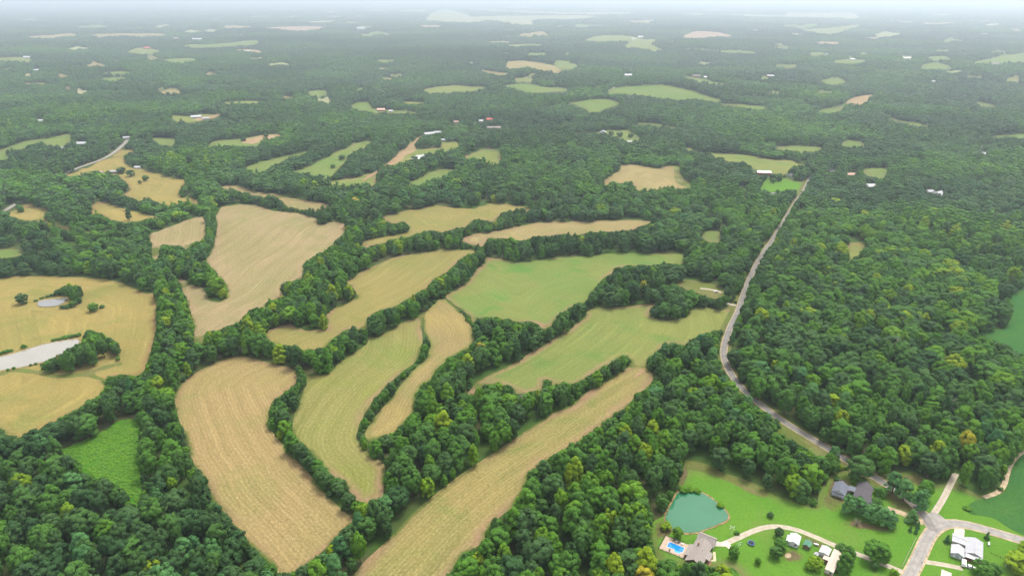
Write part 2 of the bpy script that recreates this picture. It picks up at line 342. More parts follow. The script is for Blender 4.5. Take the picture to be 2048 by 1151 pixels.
F('pale', [(298,470),(310,465),(345,452),(377,439),(404,434),(413,441),(407,479),(385,487),(372,498),(358,492),(323,492),(314,517),(304,515),(302,487)], guide=[(413,430),(408,485),(370,500)], label='small striped stubble field left of the hedge, upper left')
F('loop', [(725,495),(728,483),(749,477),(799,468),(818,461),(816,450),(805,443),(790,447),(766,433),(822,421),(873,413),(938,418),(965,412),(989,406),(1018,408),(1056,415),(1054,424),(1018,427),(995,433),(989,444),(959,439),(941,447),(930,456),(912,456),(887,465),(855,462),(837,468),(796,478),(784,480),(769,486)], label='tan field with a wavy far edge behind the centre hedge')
F('far_tan', [(890,482),(921,477),(944,468),(974,465),(1018,455),(1062,446),(1122,443),(1166,442),(1305,441),(1281,453),(1257,461),(1213,464),(1181,465),(1145,470),(1119,468),(1104,473),(1083,471),(1060,477),(1045,481),(1030,480),(1012,476),(995,480),(977,478),(964,495),(956,492),(930,484)], label='narrow tan field in front of the central wood')
F('far_tan', [(1192,371),(1210,360),(1231,344),(1252,329),(1281,332),(1319,335),(1356,332),(1359,344),(1367,359),(1384,375),(1337,378),(1284,382),(1272,379),(1266,368),(1246,366),(1210,369)])
F('striped_green', [(1349,334),(1357,333),(1360,344),(1367,358),(1383,374),(1366,372),(1350,362)], lift=.2)
F('far_green', [(490,338),(518,325),(565,312),(624,297),(607,309),(574,323),(542,334),(524,347),(503,347)])
F('striped_green', [(583,347),(624,329),(666,309),(704,291),(725,283),(744,283),(731,294),(698,309),(695,322),(673,338),(669,350),(645,362),(630,353),(601,353)], guide=[(744,280),(700,310),(600,358)])
F('long_green', [(654,374),(645,371),(683,360),(719,353),(769,334),(784,317),(808,300),(825,282),(834,297),(873,297),(887,283),(908,285),(917,295),(896,306),(867,309),(849,314),(822,320),(808,328),(766,337),(754,347),(751,362),(740,376),(701,372),(678,378)])
F('dirt', [(770,334),(785,318),(805,303),(822,287),(832,299),(815,310),(800,322),(785,330)], lift=.2)
F('far_green', [(816,371),(849,350),(878,337),(914,341),(896,350),(864,362),(840,374)])
F('long_green', [(930,314),(953,303),(971,298),(997,303),(1003,314),(992,331),(968,323),(941,322)])
F('far_tan', [(438,376),(465,371),(518,382),(577,394),(657,410),(639,424),(624,421),(583,415),(548,397),(524,400),(500,390),(474,384),(444,381)])
F('far_green', [(415,291),(438,281),(486,275),(542,269),(568,269),(554,276),(524,283),(512,297),(489,294),(435,294)])
F('dirt', [(484,283),(520,272),(566,269),(553,276),(522,283),(500,290)], lift=.3)
F('meadow', [(112,362),(135,352),(159,342),(189,328),(218,315),(242,301),(271,304),(251,313),(249,325),(259,331),(296,342),(323,350),(350,356),(374,364),(361,377),(357,387),(369,395),(399,402),(391,412),(377,404),(350,412),(331,409),(294,397),(283,404),(259,395),(240,390),(259,379),(256,369),(242,358),(210,352),(178,350),(150,356)], label='golden meadow beside the road in the upper left')
F('meadow', [(186,404),(210,405),(242,414),(269,421),(318,433),(299,439),(269,444),(232,443),(210,433),(186,431),(151,435),(175,428),(187,420)])
F('meadow', [(13,428),(35,417),(48,405),(65,406),(70,414),(97,420),(89,428),(92,439),(113,447),(140,457),(159,461),(140,462),(108,450),(67,444),(27,438)])
F('far_green', [(-120,505),(0,499),(40,500),(57,503),(40,511),(0,519),(-120,535)])
F('far_green', [(-120,318),(0,298),(54,282),(102,274),(140,269),(140,285),(108,296),(89,288),(73,290),(48,298),(16,304),(16,315),(0,325),(-120,345)])
F('weeds', [(121,901),(161,883),(210,861),(232,844),(258,838),(277,843),(277,877),(274,909),(280,941),(282,973),(280,1006),(268,1012),(251,993),(232,970),(200,960),(174,951),(155,925),(129,909)], label='bright green weedy clearing between woods at the lower left')
F('crop', [(1942,663),(1971,660),(2005,655),(2021,637),(2023,614),(2016,588),(2034,585),(2048,574),(2200,545),(2330,600),(2330,780),(2140,750),(2048,708),(2027,698),(1994,684),(1971,673),(1955,666)], label='dark green crop field at the right edge, upper one')
LAWN = [(1369,925),(1379,920),(1412,927),(1445,944),(1480,955),(1515,969),(1537,981),(1551,991),(1586,998),(1610,1007),(1633,1011),(1638,982),(1650,966),(1662,950),(1690,940),(1720,948),(1760,955),(1785,950),(1807,943),(1830,943),(1863,964),(1888,966),(1899,950),(1912,950),(1918,969),(1949,984),(1966,990),(1999,983),(2007,971),(2014,938),(2024,921),(2047,900),(2120,860),(2330,860),(2330,1330),(1500,1330),(1490,1175),(1480,1150),(1465,1135),(1440,1134),(1412,1133),(1374,1130),(1339,1129),(1318,1122),(1311,1106),(1306,1082),(1306,1045),(1325,1031),(1339,1002),(1353,986),(1360,969)]
F('lawn', LAWN, smooth=3, name='lawn', label='mown lawn around the houses at the lower right', lift=.03)
F('crop', [(2047,906),(2026,925),(2018,940),(2012,972),(2003,987),(1968,996),(1950,1001),(1935,1012),(1941,1027),(1987,1036),(2047,1069),(2200,1115),(2330,1120),(2330,870),(2130,866)], label='dark green crop field at the lower right edge', lift=.09, clear=False)
F('verge', [(1369,927),(1380,922),(1412,929),(1445,946),(1480,958),(1510,971),(1535,984),(1528,994),(1500,985),(1465,966),(1425,950),(1400,942),(1380,938)], name='rough_grass', lift=.09, clear=False)
F('lawn', [(1555,861),(1568,855),(1596,874),(1640,896),(1653,906),(1640,915),(1618,899),(1584,880),(1558,868)], name='lawn')
F('long_green', [(1376,298),(1400,303),(1435,305),(1497,312),(1567,322),(1615,329),(1603,333),(1588,333),(1574,347),(1546,346),(1508,341),(1497,331),(1469,329),(1449,322),(1435,316),(1400,312),(1384,311)])
F('lawn', [(1520,378),(1530,362),(1567,356),(1588,360),(1608,369),(1598,383),(1574,382),(1546,386),(1522,386)], name='lawn')
for p in ([(1556,295),(1588,292),(1643,296),(1629,305),(1595,305),(1549,300)], [(1685,283),(1720,282),(1727,295),(1699,295),(1685,293)], [(1730,338),(1772,338),(1768,355),(1740,357),(1727,347)], [(1407,463),(1440,465),(1440,487),(1421,486),(1407,479)],
          [(1138,205),(1186,199),(1239,205),(1213,217),(1186,227),(1172,219),(1145,209)], [(1217,187),(1234,176),(1312,171),(1348,174),(1396,186),(1444,202),(1416,203),(1348,198),(1261,190)],
          [(998,172),(1042,168),(1090,173),(1138,179),(1111,185),(1056,183),(1022,176)], [(1107,126),(1124,121),(1155,132),(1135,140),(1118,138)], [(707,207),(738,207),(745,219),(800,222),(837,227),(765,226),(714,220)],
          [(1145,267),(1193,263),(1254,261),(1268,270),(1282,280),(1258,289),(1244,279),(1206,270),(1165,270)], [(1268,246),(1295,246),(1357,255),(1329,256)], [(369,91),(444,87),(516,81),(506,91),(461,93),(393,97)],
          [(328,121),(369,116),(393,120),(359,128)], [(202,147),(239,143),(263,145),(239,150)], [(202,157),(246,155),(248,162),(208,162)], [(619,183),(649,181),(651,190),(625,195)], [(301,277),(349,277),(345,294),(321,290)],
          [(1368,152),(1409,159),(1430,164),(1461,169),(1430,171),(1396,165)], [(1515,157),(1532,152),(1536,161),(1522,161)], [(1642,161),(1676,156),(1690,166),(1669,171),(1652,168)], [(1628,222),(1673,214),(1693,210),(1669,226)],
          [(1440,209),(1485,209),(1539,217),(1512,219)], [(1536,190),(1550,181),(1563,190)], [(1765,232),(1803,241),(1861,253),(1827,253),(1786,241)], [(1987,272),(2048,267),(2150,262),(2150,276),(2048,278),(1997,278)],
          [(1669,121),(1724,120),(1731,126),(1683,128)], [(1847,130),(1874,126),(1902,135),(1888,139),(1847,138)], [(1943,127),(1997,113),(2035,108),(2060,106),(2060,126),(1997,128)], [(1355,99),(1416,99),(1502,104),(1503,109),(1416,103)],
          [(1857,115),(1891,113),(1903,121),(1870,122)], [(1621,106),(1649,106),(1645,113),(1625,112)], [(1955,205),(1990,212),(1985,219),(1960,214)]):
    F('far_green', p)
for p in ([(844,181),(882,173),(933,172),(974,177),(947,183),(899,186),(858,188)], [(806,203),(844,205),(847,209),(817,208)], [(1695,486),(1733,487),(1720,508),(1709,515),(1697,529),(1699,505)], [(1017,91),(1056,88),(1095,91),(1056,94),(1025,96)],
          [(1172,82),(1206,71),(1261,73),(1282,80),(1227,84)], [(1247,94),(1268,82),(1312,80),(1305,89),(1324,103),(1305,103),(1275,97)], [(253,108),(273,97),(308,99),(321,104),(294,109)], [(342,232),(376,231),(437,229),(427,236),(376,246),(355,244)],
          [(441,207),(478,202),(533,203),(496,208)], [(0,116),(58,116),(60,125),(38,125),(-40,120)], [(1601,60),(1656,56),(1727,49),(1707,57),(1662,70),(1621,65)], [(48,167),(116,166),(116,169),(60,170)]):
    F('long_green', p)
for p in ([(1013,135),(1022,123),(1049,122),(1090,128),(1117,137),(1116,146),(1083,142),(1053,135),(1029,138)], [(960,139),(988,144),(1022,148),(998,150),(974,146)], [(51,74),(109,70),(143,67),(150,73),(102,77)], [(185,70),(222,67),(260,67),(328,68),(308,74),(205,75)],
          [(448,58),(455,51),(506,54),(478,58)]):
    F('far_tan', p)
for p in ([(530,56),(595,53),(653,55),(608,62),(581,63)], [(458,101),(496,99),(523,103),(520,108),(490,104)], [(841,51),(885,51),(871,55),(850,55)], [(1362,77),(1382,65),(1410,63),(1451,68),(1464,73),(1423,75),(1396,80)], [(1635,84),(1676,85),(1672,90),(1639,89)], [(1720,75),(1765,76),(1750,79)]):
    F('red', p)
for p in ([(851,40),(878,20),(912,22),(947,34),(988,32),(1186,32),(1158,39),(1076,41),(1066,50),(1035,50),(994,44),(933,46),(885,43)], [(933,17),(994,20),(1083,24),(1261,26),(1227,30),(1083,28),(994,23)], [(796,22),(851,20),(851,24),(810,25)], [(1440,29),(1502,29),(1570,32),(1574,26),(1642,26),(1710,27),(1710,38),(1656,36),(1502,33)],
          [(608,44),(670,41),(665,45),(620,46)], [(560,33),(595,33),(585,35)], [(1355,27),(1410,28),(1400,31)], [(130,22),(190,21),(180,24)], [(600,4.5),(700,4),(690,6),(610,6)], [(1780,44),(1830,43),(1820,46)], [(1180,14),(1260,14),(1240,16),(1190,16)], [(720,11),(780,10),(775,13)]):
    F('pale_far', p)
crng = random.Random(21)
for i in range(190):
    py = 12 + 190 * crng.random() ** 1.7; px = crng.uniform(-60, 2110); w = crng.uniform(10, 46) * (1.7 if py < 70 else 1); hh = min(w * crng.uniform(.04, .11), 5) * (py + 35) / 120
    if MASK[int(py - Y0) - 2:int(py - Y0) + 3, int(px - X0 - w / 2):int(px - X0 + w / 2)].any(): continue
    n = 11; poly = [(px + math.cos(k * 6.283 / n) * w / 2 * crng.uniform(.6, 1.3), py + math.sin(k * 2.1 + i) * hh * .5 + math.sin(k * 6.283 / n) * hh * crng.uniform(.5, 1.3)) for k in range(n)][::-1]
    F(crng.choice(['far_green', 'far_green', 'long_green', 'pale_far', 'far_tan', 'long_green']), poly, smooth=2)
F('dirt', [(1693,208),(1710,195),(1746,190),(1734,202),(1717,214)])
F('verge', [(1358,560),(1400,563),(1445,575),(1446,592),(1425,597),(1400,588),(1360,575)], name='rough_grass')
F('dirt', [(390,238),(437,229),(430,236),(400,242)], lift=.4)
F('verge', [(-40,752),(0,744),(42,737),(87,742),(122,749),(174,742),(215,729),(240,722),(246,728),(222,735),(190,745),(208,757),(214,765),(200,761),(170,753),(122,756),(80,750),(30,745),(0,751),(-40,760)], name='rough_grass', lift=.12, clear=False)
# tree clumps that stand inside a field
fill(smooth_poly([(78,728),(115,708),(153,690),(167,674),(174,661),(195,661),(215,674),(236,688),(243,705),(240,719),(215,727),(174,740),(122,747),(87,740)]), 0)
fill(smooth_poly([(108,588),(130,570),(160,574),(166,592),(160,604),(140,617),(122,616),(140,602),(136,592)]), 0)

# ------------------------------------------------------------------ roads
t = NT('asphalt'); n = t.noise(.25, 4); n2 = t.noise(3, 3); u = t.attr('edge').outputs['Fac']
c = t.mix(t.rng(n, .35, .65), (.205, .19, .172), (.27, .25, .226)); c = t.mix(t.math('MULTIPLY', t.rng(n2, .4, .7), .35), c, (.14, .13, .12))
tr = t.math('ABSOLUTE', t.math('SUBTRACT', t.math('ABSOLUTE', u), .48)); c = t.mix(t.math('MULTIPLY', t.rng(tr, .2, .02), .4), c, (.14, .13, .125))
M_ASPH = t.finish(c, .85, .2)
def paler(m, k, name):
    c = m.copy(); c.name = name
    for nd in c.node_tree.nodes:
        if nd.bl_idname == 'ShaderNodeMix':
            for i in (6, 7): nd.inputs[i].default_value = tuple(x * k for x in nd.inputs[i].default_value[:3]) + (1,)
    return c
M_ASPH_DARK = paler(M_ASPH, .72, 'worn_dark_asphalt')
t = NT('gravel'); n = t.noise(.3, 4); n2 = t.noise(4, 3); u = t.attr('edge').outputs['Fac']
c = t.mix(t.rng(n, .3, .7), (.29, .25, .19), (.37, .325, .265)); c = t.mix(t.math('MULTIPLY', t.rng(n2, .4, .7), .3), c, (.23, .19, .135))
tr = t.math('ABSOLUTE', u); c = t.mix(t.math('MULTIPLY', t.rng(tr, .3, .05), .35), c, (.2, .19, .09))
M_GRAV = t.finish(c, .95, .05)
M_SHOULDER = plain('sandy_shoulder', (.31, .24, .155), .95, .05, .25, .3)
M_CONC = plain('pale_concrete', (.40, .36, .31), .85, .15, .10, .4)
M_SOIL = plain('bare_soil', (.23, .15, .085), .95, .05, .2, .3)
def offset(line, w0, w1=None):
    w1 = w0 if w1 is None else w1
    d = np.gradient(line, axis=0); d /= np.linalg.norm(d, axis=1)[:, None]; nrm = np.column_stack([-d[:, 1], d[:, 0]])
    return line + nrm * w0, line - nrm * w1
def ribbon(name, line, wl, wr, mat, lift, cross=4):
    a, b = offset(line, wl, wr); vs, fs, ed = [], [], []
    for i in range(len(line)):
        for k in range(cross + 1):
            q = a[i] + (b[i] - a[i]) * k / cross; vs.append((q[0], q[1], float(hgt(q[0], q[1])) + lift + max(0.0, math.hypot(*q) - 460) * 2.2e-4)); ed.append(-1 + 2 * k / cross)
    w = cross + 1
    for i in range(len(line) - 1):
        for k in range(cross): fs.append((i * w + k, i * w + k + 1, (i + 1) * w + k + 1, (i + 1) * w + k))
    o = mesh_obj(name, vs, [f[::-1] for f in fs], mat); o['kind'] = 'structure'
    at = o.data.attributes.new('edge', 'FLOAT', 'POINT'); at.data.foreach_set('value', np.array(ed, np.float32))
    return o
def wline(px, n=6):
    s = smooth_line(px, n); x, y = PP(s[:, 0], s[:, 1]); w = np.stack([x, y], 1)
    d = np.r_[0, np.cumsum(np.linalg.norm(np.diff(w, axis=0), axis=1))]; k = max(int(d[-1] / 5), 4); tt = np.linspace(0, d[-1], k)
    w = np.column_stack([np.interp(tt, d, w[:, 0]), np.interp(tt, d, w[:, 1])])
    for _ in range(3): w[1:-1] = (w[:-2] + 2 * w[1:-1] + w[2:]) / 4
    return w
def clear_ribbon(line, wl, wr):
    a, b = offset(line, wl, wr); poly = np.vstack([a, b[::-1]]); px, py = proj(poly[:, 0], poly[:, 1], hgt(poly[:, 0], poly[:, 1]))
    fill(np.column_stack([px, py]), 1)
main = wline([(1868,1062),(1852,1034),(1825,1003),(1800,985),(1770,966),(1740,949),(1690,918),(1655,896),(1620,875),(1575,848),(1540,823),(1510,800),(1487,780),(1470,760),(1455,735),(1447,710),(1450,685),(1460,655),(1475,625),(1483,600),(1492,575),(1500,555),(1515,525),(1530,500),(1545,480),(1560,455),(1575,430),(1590,405),(1605,385),(1615,365),(1622,350)])
for _ in range(40): main[101:-1] = (main[100:-2] + 2 * main[101:-1] + main[102:]) / 4
tag(ribbon('road_verge', main[6:], 7.5, 5.5, MF['verge'], .10), 'grassy verges of the winding country road')
tag(ribbon('road_shoulder', main, np.linspace(3.1, 2.2, len(main))[:, None], np.linspace(3.3, 2.3, len(main))[:, None], M_SHOULDER, .13))
tag(ribbon('road', main, np.linspace(2.5, 1.7, len(main))[:, None], np.linspace(2.5, 1.7, len(main))[:, None], M_ASPH_DARK, .16, 8), 'winding grey country road through the woods on the right')
clear_ribbon(main[30:110], 3.6, 2.2); clear_ribbon(main[110:], 4.2, .6); clear_ribbon(main[:30], 3, 3)
south = wline([(1790,1215),(1803,1180),(1822,1145),(1838,1113),(1850,1085),(1862,1062),(1880,1048),(1905,1043),(1935,1048),(1980,1061),(2048,1081),(2150,1112),(2300,1160)])
ribbon('road_shoulder', south, 3.6, 3.8, M_SHOULDER, .12); tag(ribbon('road', south, 2.75, 2.75, M_ASPH, .15, 8), 'grey road bending at the junction in the lower right corner')
jx = [P(*p) for p in [(1850,1030),(1862,1024),(1876,1027),(1892,1040),(1884,1048),(1866,1062),(1858,1062),(1853,1046)]]
o = sheet('road_junction', None, M_ASPH, .145, world_poly=smooth_poly(jx, 3)); o.data.attributes['edge'].data.foreach_set('value', np.ones(len(o.data.vertices), np.float32))
gnorth = wline([(1868,1026),(1884,1002),(1894,982),(1904,962),(1912,946)]); tag(ribbon('gravel_track', gnorth, 1.7, 1.7, M_GRAV, .14), 'two-rut gravel track entering the wood north of the junction'); clear_ribbon(gnorth, 3, 3)
drive = wline([(1812,1146),(1790,1137),(1740,1116),(1700,1102),(1666,1089),(1633,1074),(1598,1058.5),(1562,1050),(1539,1050),(1515,1056.5),(1492,1067),(1468,1079),(1450,1086)])
tag(ribbon('driveway', drive, 1.7, 1.7, M_GRAV, .07), 'long pale gravel driveway crossing the lawn to the pool house')
o = sheet('driveway_apron', None, M_CONC, .085, world_poly=[P(*p) for p in [(1424,1079),(1440,1083),(1456,1081),(1462,1090),(1459,1098),(1452,1092),(1424,1091.5)]])
drv2 = wline([(1846,1122),(1870,1124),(1895,1129),(1925,1136)]); tag(ribbon('driveway', drv2, 1.6, 1.6, M_GRAV, .07), 'short sandy driveway to the white-roofed house')
drv3 = wline([(1919,1055),(1919,1066),(1917,1075)]); ribbon('driveway', drv3, 2.4, 2.4, M_CONC, .075)
drv4 = wline([(1848,1046),(1838,1036),(1815,1026),(1795,1021),(1775,1016)]); ribbon('driveway', drv4, 2.2, 2.2, M_SHOULDER, .07)
path = wline([(2060,893),(2030,914),(2016,938),(2010,968),(2000,985),(1968,994)]); ribbon('dirt_path', path, 1.4, 1.4, M_SHOULDER, .14)
left = wline([(-60,450),(0,426),(22,414),(48,398),(78,381),(108,362),(127,350),(151,338),(199,321),(224,308),(242,294),(259,277)]); ribbon('road_shoulder', left, 4.5, 4.5, MF['verge'], .2); tag(ribbon('road', left, 3.2, 3.2, M_ASPH, .3, 6), 'grey road slanting past golden meadows in the upper left'); 
clear_ribbon(left[:20], 4, 4); clear_ribbon(left[int(len(left) * .52):], 4.5, 4.5)
lane = wline([(1990,335),(1967,310),(1963,290),(1960,265),(1955,245),(1945,225),(1935,205),(1925,180)]); tag(ribbon('road', lane, 2.2, 2.2, M_ASPH, .5), 'far straight lane in the woods at the upper right'); clear_ribbon(lane[::1], 1.2, 1.2)
for px in ([(1198,196),(1213,184),(1230,175)], [(1400,577),(1425,577),(1443,585)], [(1444,603),(1458,609),(1472,611)], [(1484,139),(1502,133),(1515,128)]):
    w = wline(px); ribbon('driveway', w, 1.8, 1.8, M_GRAV, .25); clear_ribbon(w, 1.6, 1.6)
trk = wline([(725,362),(765,337),(784,322),(806,304),(826,288),(838,276),(850,270)]); ribbon('dirt_path', trk, 3, 3, M_SOIL, .4); clear_ribbon(trk, 3, 3)
o = sheet('dirt_path', [(1280,739),(1288,741),(1283,747),(1274,754),(1268,752),(1276,745)], M_SOIL, .1)

# ------------------------------------------------------------------ water
def water_mat(name, col, rough=.04):
    t = NT(name); n = t.noise(.9, 3); n2 = t.noise(.06, 3); c = t.mix(t.rng(n2, .35, .65), col, tuple(x * 1.08 for x in col))
    return t.finish(c, rough, .5, n, .03, .05)
M_BANK = plain('muddy_bank', (.17, .13, .06), .95, .05, .3, .5)
def pond(px, mat, label, bank=1.02, bw=1.2):
    sp = smooth_poly(px, 5); x, y = PP(sp[:, 0], sp[:, 1]); w = np.stack([x, y], 1); c = w.mean(0); z = float(np.mean(hgt(x, y)))
    d = np.gradient(np.vstack([w[-1:], w, w[:1]]), axis=0)[1:-1]; nr = np.column_stack([d[:, 1], -d[:, 0]]); nr /= np.linalg.norm(nr, axis=1)[:, None]
    if ((w + nr * .1 - c) ** 2).sum() < ((w - c) ** 2).sum(): nr = -nr
    jit = bw * (.6 + .8 * RNG.random(len(w)))
    sheet('pond_bank', None, M_BANK, .22, world_poly=w + nr * jit[:, None])
    o = sheet('pond', None, mat, .45, world_poly=w, level=z + .30 if np.hypot(*c) < 720 else None); tag(o, label); fill(sp, 1); return o
pond([(1331,1036),(1338,1018),(1347,1001),(1357,985),(1372,982),(1390,983),(1402,985),(1418,994),(1434,1005),(1445,1015),(1453,1025),(1456,1033),(1452,1040),(1440,1046),(1424,1053),(1410,1058),(1395,1063),(1375,1065),(1350,1060),(1338,1052)], water_mat('jade_pond_water', (.020, .110, .050)), 'jade green pond on the lawn behind the pool house')
pond([(76,606),(84,601.5),(112,598),(134,596),(131,602),(116,611),(94,613.5),(78,612)], water_mat('murky_water_sky_tint', (.12, .12, .115)), 'small grey pond with shrubs in the golden meadow')  # murky grey, lightened to carry the sky's reflection in the base colour
pond([(-90,745),(-60,733),(0,714),(35,705),(87,689),(132,681),(156,679),(153,691),(122,708),(90,722),(42,734),(0,741),(-80,765)], water_mat('silty_water_sky_tint', (.20, .188, .16)), 'large silty pond at the left edge', bw=2.0)  # silt tone plus the bright sky's reflection mixed into the base colour
pond([(822,318),(835,311),(851,309),(846,315),(836,321)], water_mat('silver_pond_water', (.33, .33, .31)), 'bright far pond beside the dirt track')  # pale sky reflection painted as the water's base colour
pond([(1540,388),(1552,385),(1562,387),(1552,390)], water_mat('dark_pond_water', (.03, .06, .04)), 'dark garden pond near the red barn')

# ------------------------------------------------------------------ trees
def leaf_mat(name, stops, trans=.25):
    t = NT(name)
    a = t.attr('tint', 'INSTANCER').outputs['Fac']
    r = t.n('ShaderNodeValToRGB'); cr = r.color_ramp
    while len(cr.elements) > 1: cr.elements.remove(cr.elements[-1])
    cr.elements[0].position = stops[0][0]; cr.elements[0].color = (*stops[0][1], 1)
    for p, c in stops[1:]:
        e = cr.elements.new(p); e.color = (*c, 1)
    t.l(a, r.inputs[0])
    isl = t.n('ShaderNodeNewGeometry').outputs['Random Per Island']
    n = t.noise(.22, 2)
    k = t.math('ADD', t.math('MULTIPLY', isl, .4), t.math('MULTIPLY', n, .5))
    k = t.math('ADD', k, 1.0)
    vm = t.n('ShaderNodeVectorMath', operation='SCALE'); t.l(r.outputs[0], vm.inputs[0]); t.l(k, vm.inputs['Scale'])
    d = t.n('ShaderNodeBsdfPrincipled'); t.l(vm.outputs[0], d.inputs['Base Color']); d.inputs['Roughness'].default_value = .7; d.inputs['Specular IOR Level'].default_value = .05
    tr = t.n('ShaderNodeBsdfTranslucent'); t.l(t.mix(.5, vm.outputs[0], (.12, .2, .01)), tr.inputs[0])
    mx = t.n('ShaderNodeMixShader'); mx.inputs[0].default_value = trans; t.l(d.outputs[0], mx.inputs[1]); t.l(tr.outputs[0], mx.inputs[2])
    t.l(mx.outputs[0], t.out.inputs['Surface']); return t.m
M_LEAF = leaf_mat('broadleaf_foliage', [(0, (.027, .064, .021)), (.2, (.041, .082, .027)), (.4, (.046, .106, .021)), (.6, (.054, .134, .016)), (.8, (.090, .178, .013)), (.92, (.17, .22, .012)), (.965, (.26, .23, .02)), (1, (.33, .20, .03))])
M_PINE = leaf_mat('pine_foliage', [(0, (.03, .085, .03)), (.5, (.05, .12, .035)), (1, (.07, .15, .04))], .12)
M_BARK = plain('bark', (.12, .085, .055), .95, .05, .3, 3)
def unit_dirs(n, rng, zmin=-1.0):
    v = rng.normal(size=(n * 3, 3)); v /= np.linalg.norm(v, axis=1)[:, None]; v = v[v[:, 2] > zmin][:n]; return v
ICO = None
def ico():
    global ICO
    if ICO is None:
        bm = bmesh.new(); bmesh.ops.create_icosphere(bm, subdivisions=1, radius=1); ICO = (np.array([v.co for v in bm.verts]), [tuple(v.index for v in f.verts) for f in bm.faces]); bm.free()
    return ICO
NOM_H, NOM_R = 16.0, 5.5
def crown_parts(kind, rng, lobes, leaves, leaf):
    """lobes of foliage: list of (centre, radius, outward) for a nominal 16 m x 5.5 m tree"""
    L = []
    if kind == 'oak':
        for d in unit_dirs(lobes, rng, -.55):
            k = rng.uniform(.86, 1.04); L.append((np.array([d[0] * 4.3 * k, d[1] * 4.3 * k, 9.2 + d[2] * 5.6 * k]), rng.uniform(.95, 1.5), d))
        L.append((np.array([0, 0, 9.0]), 3.4, np.array([0, 0, 1.]))); L.append((np.array([0, 0, 5.5]), 2.6, np.array([0, 0, 1.])))
        for d in unit_dirs(lobes // 4, rng, -.2): L.append((np.array([d[0] * 3.4, d[1] * 3.4, rng.uniform(2.6, 5)]), rng.uniform(1.1, 1.6), np.array([d[0], d[1], .2])))
    elif kind == 'poplar':
        for i in range(lobes):
            z = rng.uniform(.12, .97); rr = 3.7 * (math.sin(math.pi * min(1, z * .93 + .12)) ** .7) + .25; a = rng.uniform(0, 6.283); d = np.array([math.cos(a), math.sin(a), .35 + z * .6])
            L.append((np.array([d[0] * rr * .8, d[1] * rr * .8, z * 16.0]), rng.uniform(.9, 1.55) * (1.15 - .35 * z), d / np.linalg.norm(d)))
        for z in (4, 7, 10, 13): L.append((np.array([0, 0, float(z)]), 2.5 - .1 * z, np.array([0, 0, 1.])))
    elif kind == 'pine':
        for i in range(lobes):
            z = rng.uniform(.2, .98); rr = 4.6 * (1.12 - z) ** .55 * rng.uniform(.55, 1.1); a = rng.uniform(0, 6.283); d = np.array([math.cos(a), math.sin(a), .7])
            L.append((np.array([d[0] * rr, d[1] * rr, z * 16.0]), rng.uniform(.8, 1.45), d / np.linalg.norm(d)))
        L.append((np.array([0, 0, 11.]), 1.6, np.array([0, 0, 1.])))
    elif kind == 'cedar':
        for i in range(lobes):
            z = rng.uniform(.03, .97); rr = 4.9 * (1 - z) ** .75 * (min(1, z * 6 + .5)); a = rng.uniform(0, 6.283); d = np.array([math.cos(a), math.sin(a), .45])
            L.append((np.array([d[0] * rr * .75, d[1] * rr * .75, z * 15.8]), (.9 + 1.0 * (1 - z)) * rng.uniform(.7, 1.05), d / np.linalg.norm(d)))
        for z in (2, 5, 8, 11): L.append((np.array([0, 0, float(z)]), 3.9 - .28 * z, np.array([0, 0, 1.])))
    else:   # shrub: foliage to the ground
        for d in unit_dirs(lobes, rng, -.1):
            k = rng.uniform(.6, 1.0); L.append((np.array([d[0] * 4.4 * k, d[1] * 4.4 * k, 3.0 + abs(d[2]) * 10.5 * k]), rng.uniform(1.3, 2.2), d))
        L.append((np.array([0, 0, 6.]), 4.0, np.array([0, 0, 1.])))
    return L
def crown_geo(kind, seed, lobes, leaves, leaf, cores=True, core=.82):
    rng = np.random.default_rng(seed); iv, iface = ico(); V, Fc = [], []; nv = 0
    for c, r, out in crown_parts(kind, rng, lobes, leaves, leaf):
        if cores:
            sc = r * core * rng.uniform(.82, 1.12, size=(len(iv), 1)); V.append(iv * sc + c); Fc += [tuple(i + nv for i in f) for f in iface]; nv += len(iv)
        d = rng.normal(size=(leaves, 3)) + out * .7 + np.array([0, 0, .35]); d /= np.linalg.norm(d, axis=1)[:, None]
        p = c + d * r * rng.uniform(.82, 1.1, size=(leaves, 1))
        nrm = d * .8 + out * .7 + rng.normal(size=(leaves, 3)) * .26; nrm /= np.linalg.norm(nrm, axis=1)[:, None]
        a = np.cross(nrm, rng.normal(size=(leaves, 3))); a /= np.linalg.norm(a, axis=1)[:, None]; b = np.cross(nrm, a)
        s = leaf * rng.uniform(.6, 1.3, size=(leaves, 1))
        quad = np.stack([p + a * s, p + b * s * .62, p - a * s, p - b * s * .62], 1).reshape(-1, 3)
        V.append(quad); Fc += [(nv + 4 * i, nv + 4 * i + 1, nv + 4 * i + 2, nv + 4 * i + 3) for i in range(leaves)]; nv += 4 * leaves
    return np.vstack(V), Fc
def trunk_geo(kind, seed):
    rng = random.Random(seed); m = MB(); top = 14.5 if kind in ('pine', 'cedar', 'poplar') else 10
    lean = (rng.uniform(-.4, .4), rng.uniform(-.4, .4))
    m.tube([(0, 0, -.4), (lean[0] * .3, lean[1] * .3, top * .4), (lean[0], lean[1], top)], [.42, .30, .07], 7)
    for i in range(5):
        a = rng.uniform(0, 6.28); z = rng.uniform(.3, .62) * top; l = rng.uniform(2, 3.4)
        m.tube([(lean[0] * z / top, lean[1] * z / top, z), (math.cos(a) * l * .55, math.sin(a) * l * .55, z + 1.3), (math.cos(a) * l, math.sin(a) * l, z + 2.6)], [.15, .10, .04], 5)
    return m.v, m.f
def raw_mesh(name, V, Fc, mats, idx=None):
    me = bpy.data.meshes.new(name); me.from_pydata([tuple(v) for v in V], [], Fc); me.update()
    for m in mats: me.materials.append(m)
    if idx is not None: me.polygons.foreach_set('material_index', idx)
    return me
